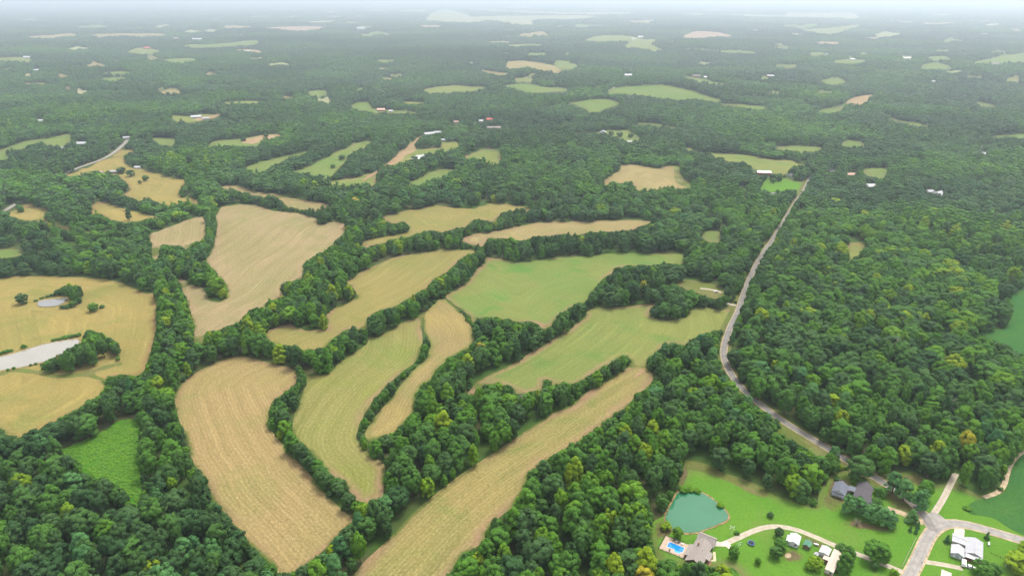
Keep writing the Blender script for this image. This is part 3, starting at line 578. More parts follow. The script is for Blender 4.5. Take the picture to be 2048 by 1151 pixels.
KINDS = [('oak', 6), ('poplar', 4), ('pine', 2), ('cedar', 1), ('shrub', 2)]
CROWN, TRUNK, VAR = [], [], {}
for kd, nvar in KINDS:
    VAR[kd] = []
    for i in range(nvar):
        V, Fc = crown_geo(kd, 100 + i + 10 * len(VAR), {'oak': 46, 'poplar': 44, 'pine': 58, 'cedar': 40, 'shrub': 26}[kd], 66, .38 if kd != 'pine' else .5, core=.74)
        VAR[kd].append(len(CROWN)); CROWN.append(raw_mesh('crown_' + kd, V, Fc, [M_PINE if kd in ('pine', 'cedar') else M_LEAF]))
        tv, tf = trunk_geo(kd, i + 5); TRUNK.append(raw_mesh('trunk_' + kd, tv, tf, [M_BARK]))
def protos(cname, entries):
    col = bpy.data.collections.new(cname)
    for i, (V, Fc, idx, mats) in enumerate(entries):
        ob = bpy.data.objects.new('%s_%02d' % (cname, i), raw_mesh(cname, V, Fc, mats, idx)); col.objects.link(ob)
    return col
def join_tree(i):
    c, tr = CROWN[i], TRUNK[i]; n = len(c.vertices)
    V = [tuple(v.co) for v in c.vertices] + [tuple(v.co) for v in tr.vertices]
    Fc = [tuple(p.vertices) for p in c.polygons] + [tuple(k + n for k in p.vertices) for p in tr.polygons]
    return V, Fc, [0] * len(c.polygons) + [1] * len(tr.polygons), [c.materials[0], M_BARK]
NEAR_COL = protos('near_tree', [join_tree(i) for i in range(len(CROWN))])
mid = []
for i, kd in enumerate(['oak', 'oak', 'oak', 'poplar', 'poplar', 'pine', 'shrub']):
    V, Fc = crown_geo(kd, 300 + i, 24, 7, .55, core=1.0); mid.append((V, Fc, None, [M_PINE if kd == 'pine' else M_LEAF]))
MID_COL = protos('mid_tree', mid)
def clump(seed, n, rad, sz, lobes, leaves):
    rng = np.random.default_rng(seed); Vs, Fs, nv = [], [], 0
    pts = []
    while len(pts) < n:
        p = rng.uniform(-rad, rad, 2)
        if np.hypot(*p) < rad and all(np.hypot(*(p - q)) > sz * .62 for q in pts) or rng.random() < .02: pts.append(p)
    for p in pts:
        V, Fc = crown_geo(['oak', 'oak', 'poplar'][rng.integers(3)], int(rng.integers(1e6)), lobes, leaves, .7, core=1.15)
        s = sz / 11 * rng.uniform(.75, 1.25); V = V * np.array([s, s, rng.uniform(.75, 1.2)]) + np.array([p[0], p[1], 0])
        Vs.append(V); Fs += [tuple(i + nv for i in f) for f in Fc]; nv += len(V)
    return np.vstack(Vs), Fs, None, [M_LEAF]
CLUMP_COL = protos('tree_clump', [clump(500 + i, 7, 15, 11, 9, 3) for i in range(6)])
BIG_COL = protos('tree_mass', [clump(600 + i, 34, 60, 18, 5, 2) for i in range(4)])

# ---- where trees may stand: nothing of the tree may cover a place that the photo shows clear
def clear_at(x, y, z):
    px, py = proj(x, y, z); i = np.clip((px - X0).astype(int), 0, MW - 1); j = np.clip((py - Y0).astype(int), 0, MH - 1)
    return MASK[j, i] == 0
def allowed(x, y, h, r):
    g = hgt(x, y)
    loose = (RNG.random(len(x)) < .22) & (y > 850)
    ok = clear_at(x, y, g) & (loose | clear_at(x, y, g + h * .5)) & (loose | clear_at(x, y, g + h * .86))
    ok &= clear_at(x - r * .8, y, g + h * .5) & clear_at(x + r * .8, y, g + h * .5) & clear_at(x, y - r * .7, g + h * .25) & (loose | clear_at(x, y - r * .3, g + h * .75))
    ok &= clear_at(x - r * .55, y, g + h * .1) & clear_at(x + r * .55, y, g + h * .1) & (loose | clear_at(x - r * .5, y, g + h * .75) & clear_at(x + r * .5, y, g + h * .75))
    return ok
def jgrid(y0, y1, sp, jit=.42, side=1.22):
    out = []
    y = y0
    while y < y1:
        w = y * .75 * side + 70; xs = np.arange(-w, w, sp) + (sp / 2 if int((y - y0) / sp) % 2 else 0)
        out.append(np.column_stack([xs, np.full(len(xs), y)])); y += sp * .9
    p = np.vstack(out); return p + RNG.uniform(-jit * sp, jit * sp, p.shape)

# houses and other things added below keep their places clear of trees
HOUSES = [ # px, py, length, width, wall height, angle(deg), roof, wall, label
 (163,290,20,11,3.4,8,'white','cream','long white-roofed house among trees right of the far-left green field'),
 (127,299,12,8,3,20,'grey','cream','small grey-roofed house left of the long white-roofed house'),
 (202,346,6,5,2.6,0,'pink','cream','tiny pinkish shed beside the upper left road'),
 (231,346,18,6,3,8,'grey','wood','long low shed behind the round trees in the golden meadow'),
 (276,337,9,6,2.6,-4,'white','cream','white-roofed shed at the top of the golden meadow'),
 (253,278,12,8,3,40,'grey','cream','grey house at the top end of the upper left road'),
 (858,270,22,11,3.2,28,'grey','cream','grey-roofed long house at the end of the dirt track'),
 (876,267,16,9,3,15,'grey','cream','second grey-roofed house beyond the dirt track'),
 (886,282,9,6,2.8,-20,'white','cream','small white shed in the green field past the dirt track'),
 (980,241,15,9,3.2,-12,'red','cream','house with a bright red roof in the central woods'),
 (962,244,10,8,3,0,'white','cream','small white house left of the red roof'),
 (988,258,30,10,3.4,3,'tan','brick','long brick house below the red-roofed house'),
 (912,246,10,7,3,12,'pink','cream','pale house left of the red and white roofs in the central woods'),
 (762,222,20,12,3.6,12,'pink','brick','pink-roofed house on the far green lawn left of the centre'),
 (782,224,10,8,3,0,'white','cream','white shed right of the pink-roofed house'),
 (393,236,22,11,3.4,20,'white','cream','white-roofed house in the far pale green field'),
 (412,239,14,8,3,20,'grey','cream','grey shed beside the far white-roofed house in the pale field'),
 (1206,268,8,14,4,80,'white','cream','narrow white barn in the green clearing right of the centre'),
 (1258,286,10,8,3,0,'grey','wood','small grey house at the foot of the green clearing'),
 (1257,153,26,14,4.5,-10,'white','cream','white farmhouse at the end of the far lane'),
 (1282,76,46,22,7,-5,'white','cream','large white farm building in the far green fields'),
 (1266,79,28,16,5,0,'white','cream','smaller white farm shed in the far green fields'),
 (1740,375,18,11,3,4,'white','cream','broad white-roofed house half hidden in the woods on the right'),
 (1701,352,12,8,3,0,'pink','brick','small reddish house near the far green lawn on the right'),
 (1664,346,14,9,3.2,12,'dark','wood','dark-roofed house behind the road end'),
 (1583,352,10,8,3,30,'grey','cream','grey house between the round trees by the road end'),
 (1877,391,16,11,3.2,40,'white','cream','white-roofed house in the clearing far right'),
 (1860,386,12,8,3,10,'grey','cream','grey shed beside the far right white-roofed house'),
 (1393,154,26,12,4,-8,'tan','brick','brown brick house on the far green slope'),
 (1410,156,12,9,3.4,0,'white','cream','pale garage beside the far brown brick house'),
 (1540,154,26,14,4,6,'grey','brick','low grey house in a far clearing on the right'),
 (1812,119,34,18,5.5,0,'white','cream','white barn far off on the right'),
 (1653,111,20,14,6,60,'white','cream','small far white barn in a pale clearing'),
 (1704,121,20,12,5,0,'white','cream','white shed on the far green field'),
 (1866,165,16,11,4,20,'white','cream','white house in the woods far right'),
 (1968,310,12,8,3,30,'white','cream','small white house beside the far straight lane'),
 (295,98,34,18,6,-5,'red','brick','far barn with a red roof on the left'),
 (395,81,60,26,8,5,'white','cream','big white far building on the left'),
 (352,79,40,22,7,-5,'tan','brick','far tan building left of the big white one'),
 (497,105,26,16,6,0,'white','cream','white house on the far reddish field'),
 (57,117,40,18,6,0,'white','cream','white barn on the far left edge field'),
 (73,142,24,10,4,50,'white','cream','narrow white shed in the woods far left'),
 (83,244,12,9,3.4,10,'white','cream','white house deep in the left woods'),
 (722,60,80,30,12,3,'white','cream','row of pale far buildings, left one'),
 (1990,130,30,14,5,0,'tan','cream','far tan house on the right edge field'),
]
for (px, py, L, W, wh, an, *_r) in HOUSES:
    x, y = P(px, py); k = FPX / math.hypot(x, y); s = max(L, W) * .5 * k
    fill([(px - s, py + 2.2), (px + s, py + 2.2), (px + s, py - wh * k * .9 - 2), (px - s, py - wh * k * .9 - 2)], 1)
BARN_PX = (1527, 349); fill([(1506,350),(1544,352),(1546,341),(1506,338)], 1)

def stand(x, y, cell, salt=0.0):
    gx, gy = np.floor(x / cell), np.floor(y / cell); best = np.full(len(x), 1e18); val = np.zeros((len(x), 3))
    for a in (-1, 0, 1):
        for b in (-1, 0, 1):
            cx_, cy_ = gx + a, gy + b; h = [np.modf(np.abs(np.sin(cx_ * 127.1 + cy_ * 311.7 + k * 74.7 + salt) * 43758.5453))[0] for k in range(5)]
            d = ((cx_ + h[0]) * cell - x) ** 2 + ((cy_ + h[1]) * cell - y) ** 2; m = d < best; best[m] = d[m]; val[m] = np.column_stack(h[2:])[m]
    return val
SIZES = [(17.5, 5.9), (13.5, 4.7), (10, 3.6), (7, 2.7), (4.8, 2.1), (3.2, 1.6)]
pts = jgrid(196, 3000, 9.9, .38); dist = np.hypot(*pts.T)
keep = ((dist < 850) | (RNG.random(len(pts)) < .64)) & ~((pts[:, 0] > 150) & (pts[:, 1] > 420) & (dist < 850) & (RNG.random(len(pts)) < .18)); pts = pts[keep]; dist = dist[keep]
kind_n = np.sin(pts[:, 0] / 37 + 1) + np.sin(pts[:, 1] / 51 + pts[:, 0] / 90) + RNG.normal(0, 1.0, len(pts))
STD = stand(pts[:, 0], pts[:, 1], 150.0)
th = np.zeros(len(pts)); trd = np.zeros(len(pts)); done = np.zeros(len(pts), bool)
for k, (h, r) in enumerate(SIZES[:4]):
    hh = h * RNG.uniform(.72, 1.2, len(pts)); rr = r * np.clip(RNG.normal(.96, .2, len(pts)), .55, 1.5) * (1 + .40 * ((pts[:, 0] > 150) & (pts[:, 1] > 420) & (pts[:, 1] < 850)) * RNG.uniform(.3, 1.3, len(pts)) + .48 * (pts[:, 1] > 850) * RNG.uniform(.3, 1.25, len(pts)) * (.5 + STD[:, 1]))
    ok = ~done; ok[ok] &= allowed(pts[ok, 0], pts[ok, 1], hh[ok], rr[ok])
    hh = np.where(dist > 800, hh * (.62 + .62 * STD[:, 0]), hh); th[ok] = hh[ok]; trd[ok] = rr[ok]; done |= ok
X, Y, Hh, Rr = pts[done, 0], pts[done, 1], th[done], trd[done]
# edges and hedgerows: fill the gaps with smaller trees and bushes
p2 = jgrid(196, 1500, 3.6)
b = allowed(p2[:, 0], p2[:, 1], 15.0, 5.0); p2 = p2[~b]
cell = {}
def put(x, y, r): cell.setdefault((int(x // 8), int(y // 8)), []).append((x, y, r))
for x, y, r in zip(X, Y, Rr):
    if y < 1520: put(x, y, r)
ax, ay, ah, ar = [], [], [], []
for k, (h, r) in enumerate(SIZES[1:]):
    hh = h * RNG.uniform(.8, 1.2, len(p2)); rr = r * RNG.uniform(.8, 1.2, len(p2)); ok = allowed(p2[:, 0], p2[:, 1], hh, rr)
    if k >= 3: ok &= p2[:, 1] < 900
    for x, y, h_, r_ in zip(p2[ok, 0], p2[ok, 1], hh[ok], rr[ok]):
        i, j = int(x // 8), int(y // 8); free = True
        for a in (-1, 0, 1):
            for b_ in (-1, 0, 1):
                for (qx, qy, qr) in cell.get((i + a, j + b_), ()):
                    if (qx - x) ** 2 + (qy - y) ** 2 < (.52 * (qr + r_)) ** 2: free = False; break
        if free: put(x, y, r_); ax.append(x); ay.append(y); ah.append(h_); ar.append(r_)
X = np.r_[X, ax]; Y = np.r_[Y, ay]; Hh = np.r_[Hh, ah]; Rr = np.r_[Rr, ar]
D = np.hypot(X, Y); N = len(X)
mixn = np.sin(X / 43 + 1) * .5 + np.sin(Y / 61 + X / 110 + 2) * .5 + RNG.normal(0, .8, N)
isop = mixn > .75
KD = np.where(Hh < 5.6, 'shrub', np.where(isop, 'poplar', np.where(mixn < -1.75, 'pine', 'oak')))
tint = np.clip(.38 + .16 * np.sin(X / 120 + .5) * np.sin(Y / 140) + .12 * (KD == 'poplar') + RNG.normal(0, .2, N) * np.where(D > 850, .6, 1) + np.where(D > 700, -.10 + .42 * (stand(X, Y, 150.0)[:, 2] - .5), 0), 0, .88)
u = RNG.random(N); tint = np.where((u > .9985) & (D < 1100), RNG.uniform(.93, 1, N), np.where((u > .984) & (D < 1100), RNG.uniform(.82, .92, N), tint))
scl = np.column_stack([Rr / NOM_R, Rr / NOM_R, Hh / NOM_H]); scl[KD == 'poplar', :2] *= 1.15; scl[KD == 'poplar', 2] *= 1.06
rotz = RNG.uniform(0, 6.28, N)
var = np.array([VAR[k][RNG.integers(len(VAR[k]))] for k in KD])
topx, topy = proj(X, Y, hgt(X, Y) + Hh * .8)
vis = (topx > -5) & (topx < 2053) & (topy < 1150) & (topy > 0)
# the 300 that show largest stand as trees of their own
area = np.where(vis, Hh * Rr / D ** 2, 0); order = np.argsort(-area)[:300]; single = np.zeros(N, bool); single[order] = True
def region(px, py):
    if px < 300 and py > 1040: return 'at the very bottom left corner'
    if 905 <= px < 1130: return 'in the wood beside the long stubble strip'
    if 1130 <= px < 1240: return 'deep in the wood left of the jade pond'
    if px < 300: return 'in the wood filling the bottom left corner'
    if px < 600: return 'at the wood edge left of the stubble field'
    if px < 905: return 'in the thick hedge at the bottom centre'
    if px < 1340: return 'in the wood edge next to the jade pond'
    if px < 1500: return 'at the bottom edge before the pool house'
    return 'in the wood on the right beyond the lawn'
def hue(t): return 'dark green' if t < .22 else 'mid green' if t < .45 else 'fresh green' if t < .68 else 'bright green' if t < .85 else 'yellow green' if t < .95 else 'orange yellow'
KWORD = {'oak': 'broad round', 'poplar': 'tall narrow', 'pine': 'ragged pine', 'shrub': 'low bushy', 'cedar': 'cone-shaped'}
def add_tree(name, x, y, h, r, v, tnt, rz, label, cat='tree', group=None, trunk=True):
    root = empty(name, (x, y, float(hgt(x, y)) - .1), rz, label, cat, group); root.scale = (r / NOM_R, r / NOM_R, h / NOM_H)
    c = bpy.data.objects.new('crown', CROWN[v]); COL.objects.link(c); c.parent = root; c['tint'] = float(tnt)
    if trunk: k = bpy.data.objects.new('trunk', TRUNK[v]); COL.objects.link(k); k.parent = root
    return root
for i in order:
    reg = region(topx[i], topy[i]); kd = KD[i]
    add_tree('shrub' if kd == 'shrub' else 'pine_tree' if kd == 'pine' else 'broadleaf_tree', X[i], Y[i], scl[i, 2] * NOM_H, scl[i, 0] * NOM_R, int(var[i]), tint[i], rotz[i],
             '%s%s %s %s %s' % ('large ' if Rr[i] > 6.2 else 'small ' if Rr[i] < 3.6 and kd != 'shrub' else '', hue(tint[i]), KWORD[kd], 'shrub' if kd == 'shrub' else 'tree', reg), 'shrub' if kd == 'shrub' else 'tree', 'trees ' + reg)

def scatter(name, co, sc, rz, vr, tn, coll, label):
    me = bpy.data.meshes.new(name); me.vertices.add(len(co)); me.vertices.foreach_set('co', co.astype(np.float32).ravel())
    for nm, ty, key, arr in (('scl', 'FLOAT_VECTOR', 'vector', sc), ('rot', 'FLOAT_VECTOR', 'vector', np.column_stack([np.zeros(len(co)), np.zeros(len(co)), rz])), ('tint', 'FLOAT', 'value', tn)):
        a = me.attributes.new(nm, ty, 'POINT'); a.data.foreach_set(key, arr.astype(np.float32).ravel())
    a = me.attributes.new('var', 'INT', 'POINT'); a.data.foreach_set('value', vr.astype(np.int32))
    ob = bpy.data.objects.new(name, me); COL.objects.link(ob)
    g = bpy.data.node_groups.new(name + '_scatter', 'GeometryNodeTree')
    g.interface.new_socket('Geometry', in_out='INPUT', socket_type='NodeSocketGeometry'); g.interface.new_socket('Geometry', in_out='OUTPUT', socket_type='NodeSocketGeometry')
    gi = g.nodes.new('NodeGroupInput'); go = g.nodes.new('NodeGroupOutput'); ci = g.nodes.new('GeometryNodeCollectionInfo'); ip = g.nodes.new('GeometryNodeInstanceOnPoints')
    ci.inputs['Collection'].default_value = coll; ci.inputs['Separate Children'].default_value = True; ci.inputs['Reset Children'].default_value = True
    def na(nm, ty):
        n = g.nodes.new('GeometryNodeInputNamedAttribute'); n.data_type = ty; n.inputs[0].default_value = nm; return [s for s in n.outputs if s.enabled][0]
    ip.inputs['Pick Instance'].default_value = True
    g.links.new(gi.outputs[0], ip.inputs['Points']); g.links.new(ci.outputs[0], ip.inputs['Instance']); g.links.new(na('var', 'INT'), ip.inputs['Instance Index'])
    g.links.new(na('rot', 'FLOAT_VECTOR'), ip.inputs['Rotation']); g.links.new(na('scl', 'FLOAT_VECTOR'), ip.inputs['Scale']); g.links.new(ip.outputs[0], go.inputs[0])
    md = ob.modifiers.new('scatter', 'NODES'); md.node_group = g
    tag(ob, label, 'woodland', None, 'stuff'); return ob
nearm = (~single) & (D < 950); midm = (~single) & (D >= 950)
co = np.column_stack([X, Y, hgt(X, Y) - .1])
scatter('woodland', co[nearm], scl[nearm], rotz[nearm], var[nearm], tint[nearm], NEAR_COL, 'green broadleaf woods and hedges around the fields')
mv = np.where(KD == 'poplar', 3 + RNG.integers(0, 2, N), np.where(KD == 'pine', 5, np.where(KD == 'shrub', 6, RNG.integers(0, 3, N))))
scatter('woodland', co[midm], scl[midm], rotz[midm], mv[midm], tint[midm], MID_COL, 'dense green woods beyond the fields')
def far_scatter(y0, y1, sp, h, r, coll, nvar, label, s0, s1):
    p = jgrid(y0, y1, sp, .4, 1.12); ok = allowed(p[:, 0], p[:, 1], h, r); p = p[ok]; n = len(p); SV = stand(p[:, 0], p[:, 1], 330.0 if y1 < 9000 else 900.0)
    tn = np.clip(.32 + .22 * np.sin(p[:, 0] / 230 + p[:, 1] / 410) * np.sin(p[:, 1] / 190 - p[:, 0] / 600) + RNG.normal(0, .10, n) - .08 + .55 * (SV[:, 2] - .5), 0, .7); s = RNG.uniform(s0, s1, n) * (.8 + .42 * SV[:, 0])
    return scatter('far_woodland', np.column_stack([p, hgt(*p.T) - .3]), np.column_stack([s, s, s * RNG.uniform(.85, 1.2, n)]), RNG.uniform(0, 6.28, n), RNG.integers(0, nvar, n), tn, coll, label)
far_scatter(3000, 7200, 24, 14, 13, CLUMP_COL, 6, 'hazy woods toward the distance', .85, 1.15)
far_scatter(7200, 30000, 100, 13, 55, BIG_COL, 4, 'pale woods near the horizon', .9, 1.3)
# weeds of the clearing at the lower left, and grass tufts on the verges
wp = np.array([P(*p) for p in [(121,901),(161,883),(210,861),(258,838),(277,843),(274,909),(280,941),(282,973),(280,1006),(251,993),(200,960),(155,925)]])
g = np.stack(np.meshgrid(np.arange(wp[:, 0].min(), wp[:, 0].max(), 1.25), np.arange(wp[:, 1].min(), wp[:, 1].max(), 1.25)), -1).reshape(-1, 2); g = g + RNG.uniform(-.6, .6, g.shape); g = g[inside(g, wp)]
n = len(g); s = RNG.uniform(.12, .26, n)
scatter('weed_patch', np.column_stack([g, hgt(*g.T) - .2]), np.column_stack([s, s, s * RNG.uniform(.16, .34, n)]), RNG.uniform(0, 6.28, n), np.full(n, 6), np.clip(RNG.normal(.66, .05, n), .5, .8), MID_COL, 'lush green weeds covering the lower left clearing')
tag(bpy.data.objects['weed_patch'], None, 'weeds')
print('TREES', N, 'near', int(nearm.sum()), 'mid', int(midm.sum()))
MF['lawn_worn'] = field_mat('worn_lawn', (.14, .165, .04), (.12, .20, .03), (.17, .15, .06), .6, 3, .1, None, None, seed=22, patch=.05, grain=.28, streak=.3)

# ------------------------------------------------------------------ trees and shrubs that stand alone
def yard(px, py, h, r, kind, tnt, label, cat='tree', name=None):
    x, y = P(px, py); v = VAR[kind][int(px) % len(VAR[kind])]
    return add_tree(name or {'oak': 'broadleaf_tree', 'poplar': 'broadleaf_tree', 'pine': 'pine_tree', 'cedar': 'cedar_tree', 'shrub': 'shrub'}[kind], x, y, h, r, v, tnt, px * .7, label, cat)
for a in [
 (1354,1076,7.5,3.0,'oak',.72,'small bright green tree at the far side of the pool deck'),
 (1332,1058,6,3.4,'shrub',.84,'olive willow bush at the near left bank of the jade pond','shrub'),
 (1466,1116,8,3.2,'oak',.55,'round tree on the lawn right of the pool house'),
 (1515,1127,4.2,1.8,'oak',.62,'small young tree alone on the lawn below the trampoline'),
 (1557,1072,6,2.7,'oak',.15,'dark round tree beside the driveway bend'),
 (1560,1098,7,3.8,'oak',.45,'upper of two bushy trees below the driveway bend'),
 (1550,1114,7,3.6,'oak',.38,'lower of two bushy trees below the driveway bend'),
 (1541,1033,4.4,2.2,'shrub',.2,'dark lone shrub in the middle of the upper lawn','shrub'),
 (1473,1067,2.6,1.7,'shrub',.45,'low shrub beside the gourd pole','shrub'),
 (1441,1013,3.6,2.4,'shrub',.80,'yellowish bush on the right bank of the jade pond','shrub'),
 (1366,982,4.5,3.2,'shrub',.66,'left one of three bushes at the far end of the jade pond','shrub'),
 (1380,980,4.0,3.0,'shrub',.74,'middle one of three bushes at the far end of the jade pond','shrub'),
 (1395,984,3.4,2.6,'shrub',.70,'right one of three bushes at the far end of the jade pond','shrub'),
 (1629,1135,7,4.2,'oak',.83,'lime green spreading tree left of the mobile home'),
 (1618,1138,4.2,2.5,'oak',.80,'small lime green tree beside the larger lime green one'),
 (1686,1144,13,5.2,'poplar',.52,'tall dense tree in front of the mobile home'),
 (1694,1124,11,4.6,'poplar',.48,'dense tree behind the tall one beside the mobile home'),
 (1681,1104,5.4,3.4,'oak',.42,'round tree at the far end of the mobile home roof'),
 (1750,1121,12,7.2,'oak',.56,'large round tree standing alone on the lawn near the junction'),
 (1748,1137,4.2,2.2,'oak',.3,'small dark tree beside the driveway below the large lawn tree'),
 (1786,1152,4.6,2.4,'oak',.78,'small lime tree beside the driveway mouth'),
 (1820,1062,4.2,1.3,'cedar',.3,'left one of three small cedars near the junction'),
 (1831,1066,4.2,1.3,'cedar',.35,'front one of three small cedars near the junction'),
 (1835,1056,5.2,1.4,'cedar',.4,'back one of three small cedars near the junction'),
 (1822,1043,9,4.4,'cedar',.85,'olive cedar bush beside the dirt drive of the dark-roofed house'),
 (1783,987,15,5.6,'pine',.5,'left pine of the group between the dark-roofed house and the road'),
 (1806,1000,15,6.2,'pine',.62,'middle pine of the group between the dark-roofed house and the road'),
 (1836,1018,14,6.0,'pine',.42,'right pine overhanging the junction'),
 (1846,993,12,5.0,'oak',.6,'fresh green tree behind the junction pines'),
 (1759,989,7.5,4.0,'shrub',.5,'dense rounded green tree at the right wall of the dark-roofed house'),
 (1753,1010,6.5,4.0,'shrub',.42,'second rounded tree at the near right corner of the dark-roofed house'),
 (1696,1026,12,5.6,'pine',.55,'leftmost pine in front of the dark-roofed house'),
 (1716,1026,11,5.4,'pine',.45,'second pine in front of the dark-roofed house'),
 (1738,1040,11,5.8,'pine',.5,'third pine in front of the dark-roofed house'),
 (1762,1048,12,6.4,'pine',.6,'fourth pine in front of the dark-roofed house'),
 (1778,1052,10,5.4,'pine',.4,'rightmost pine in front of the dark-roofed house'),
 (1716,957,16,8.2,'oak',.35,'big dark tree between the dark-roofed house and the road'),
 (1674,960,3.8,2.1,'shrub',.3,'small clipped bush behind the grey garage','shrub'),
 (1707,965,3.2,2.0,'shrub',.62,'low green bush behind the breezeway','shrub'),
 (1664,928,14,4.4,'pine',.55,'pine leaning over the road above the grey garage'),
 (1893,1084,5.4,1.9,'cedar',.25,'dark cedar left of the white-roofed house'),
 (1973,1077,5.0,1.7,'cedar',.3,'dark cedar right of the white-roofed house beside the road'),
 (1961,1149,8.5,5.4,'oak',.5,'round tree below the porch of the white-roofed house'),
 (1988,1148,6.4,3.6,'oak',.46,'smaller round tree right of the one below the porch'),
 (2040,1140,9,8.5,'oak',.86,'broad olive tree in the bottom right corner'),
 (2058,1112,8,6.5,'oak',.84,'olive tree cut by the right edge near the corner'),
 (1935,1018,2.6,2.6,'shrub',.66,'low bush at the corner of the crop field by the junction','shrub'),
 (47,607,11,5.8,'oak',.2,'dark lone tree left of the small meadow pond'),
 (188,622,8.5,5.2,'oak',.62,'bright bushy tree alone in the golden meadow'),
 (205,615,4,3.0,'shrub',.35,'low shrub right of the bright bushy tree in the golden meadow','shrub'),
 (259,441,17,5.0,'poplar',.1,'tall dark tree alone in the upper left meadow strip'),
 (243,347,11,7.5,'oak',.15,'left of two round dark trees by the long shed'),
 (262,353,11,7.5,'oak',.12,'right of two round dark trees by the long shed'),
 (218,353,10,4.6,'oak',.5,'green tree between the sheds in the upper left meadow'),
 (292,362,9.5,5.2,'oak',.3,'larger of two lone trees in the golden upper meadow'),
 (280,368,6,3.0,'oak',.2,'smaller of two lone trees in the golden upper meadow'),
 (42,424,11,6.2,'poplar',.55,'lone tree beside the road at the far left'),
 (684,319,9,7,'oak',.12,'dark round tree in the striped green field'),
 (666,336,7,5,'oak',.4,'small tree at the lower part of the striped green field'),
 (514,349,10,4,'cedar',.2,'dark cedar in the narrow green field'),
 (487,283,9,6,'oak',.1,'left dark tree in the far field with bare soil'),
 (532,274,9,7,'oak',.15,'right dark tree in the far field with bare soil'),
 (1222,272,11,7,'oak',.2,'left round tree in the green clearing by the narrow white barn'),
 (1239,274,11,8,'oak',.15,'middle round tree in the green clearing by the narrow white barn'),
 (1261,275,9,7,'oak',.2,'right round tree in the green clearing by the narrow white barn'),
 (1588,352,14,9,'oak',.12,'left of two large round trees at the end of the road'),
 (1613,356,14,9,'oak',.16,'right of two large round trees at the end of the road'),
 (1556,362,11,7,'oak',.3,'tree beside the red barn'),
 (1545,366,9,5,'oak',.35,'smaller tree in front of the red barn'),
]:
    yard(a[0], a[1], a[2], a[3], a[4], a[5], a[6], a[7] if len(a) > 7 else 'tree')
# reeds and bushes along the bank of the left pond
for i, (px, py, h, r) in enumerate([(3,708,3.5,2.6),(12,705,4,2.8),(21,703,3.2,2.4),(47,696,5,2.2),(52,694,2.4,1.6),(108,681,3,2.4),(120,679,3.4,2.6),(132,676,3.6,3),(144,674,4,3),(156,672,4.2,3),(17,741,3,1.4),(28,738,3.4,1.5),(62,731,2.6,1.3),(72,729,3,1.4)]):
    yard(px, py, h, r, 'shrub', .45 + .05 * (i % 4), 'green bank shrub on the %s shore of the large silty pond' % ('far' if i < 10 else 'near'), 'shrub')['group'] = 'shrubs on the banks of the large silty pond'
for i, (px, py, h, r) in enumerate([(118,590,6,4.2),(130,586,7,4.6),(141,585,6.5,4),(150,592,7.5,4.4),(156,598,8,4.2),(158,606,6.5,3.8),(148,613,6,3.6),(137,616,5,3.2),(126,616,4.5,3),(96,594,3,2.6),(84,597,2.6,2.4),(72,602,2.6,2.2),(106,592,3.6,2.8)]):
    yard(px, py, h, r, 'oak' if h > 5.5 else 'shrub', .12 + .09 * (i % 4), 'dark bushy growth on the %s bank of the small meadow pond' % ('right' if i < 9 else 'far left'), 'shrub', 'shrub')['group'] = 'bushes around the small meadow pond'
# bare grey bush in front of the pines
x, y = P(1713, 1049); rt = empty('bare_bush', (x, y, 0), 0, 'leafless grey bush in front of the pines', 'shrub'); m = MB(); rr_ = random.Random(3)
for i in range(46):
    a = rr_.uniform(0, 6.28); l = rr_.uniform(.6, 2.2); m.tube([(0, 0, 0), (math.cos(a) * l * .5, math.sin(a) * l * .5, 1.6), (math.cos(a) * l, math.sin(a) * l, rr_.uniform(2.2, 4.2))], [.07, .06, .03], 4)
m.build('branches', plain('grey_twigs', (.30, .27, .21)), rt)

MF['litter'] = field_mat('needle_litter', (.17, .115, .06), (.13, .13, .04), (.12, .20, .035), .5, 3, .1, None, None, seed=23, patch=.06, grain=.3, streak=.3)
for p in ([(1640,1004),(1652,975),(1664,955),(1690,948),(1716,962),(1690,1010),(1668,1022),(1650,1014)], [(1686,1046),(1700,1036),(1735,1046),(1765,1052),(1788,1056),(1780,1064),(1745,1060),(1712,1056)], [(1770,986),(1790,980),(1822,1008),(1838,1022),(1815,1026),(1785,1012)],
          [(1796,952),(1812,945),(1832,946),(1858,965),(1850,974),(1822,966)], [(1306,1050),(1326,1036),(1333,1052),(1345,1062),(1330,1076),(1310,1074)], [(1355,958),(1369,930),(1378,930),(1372,960),(1362,978)], [(1565,1104),(1580,1098),(1600,1104),(1606,1118),(1585,1124),(1568,1118)],
          [(1606,1068),(1640,1083),(1662,1095),(1655,1100),(1625,1088),(1606,1078)]):
    cx_ = np.mean([q[0] for q in p]); cy_ = np.mean([q[1] for q in p])
    for k, sc_ in enumerate((1.0, .72)):
        q = smooth_poly([(cx_ + (a_ - cx_) * sc_, cy_ + (b_ - cy_) * sc_) for a_, b_ in p], 4); q = q + RNG.normal(0, 1.1, q.shape)
        sheet('bare_ground', q, MF['litter'] if k else MF['lawn_worn'], .052 + .012 * k, smooth=2)

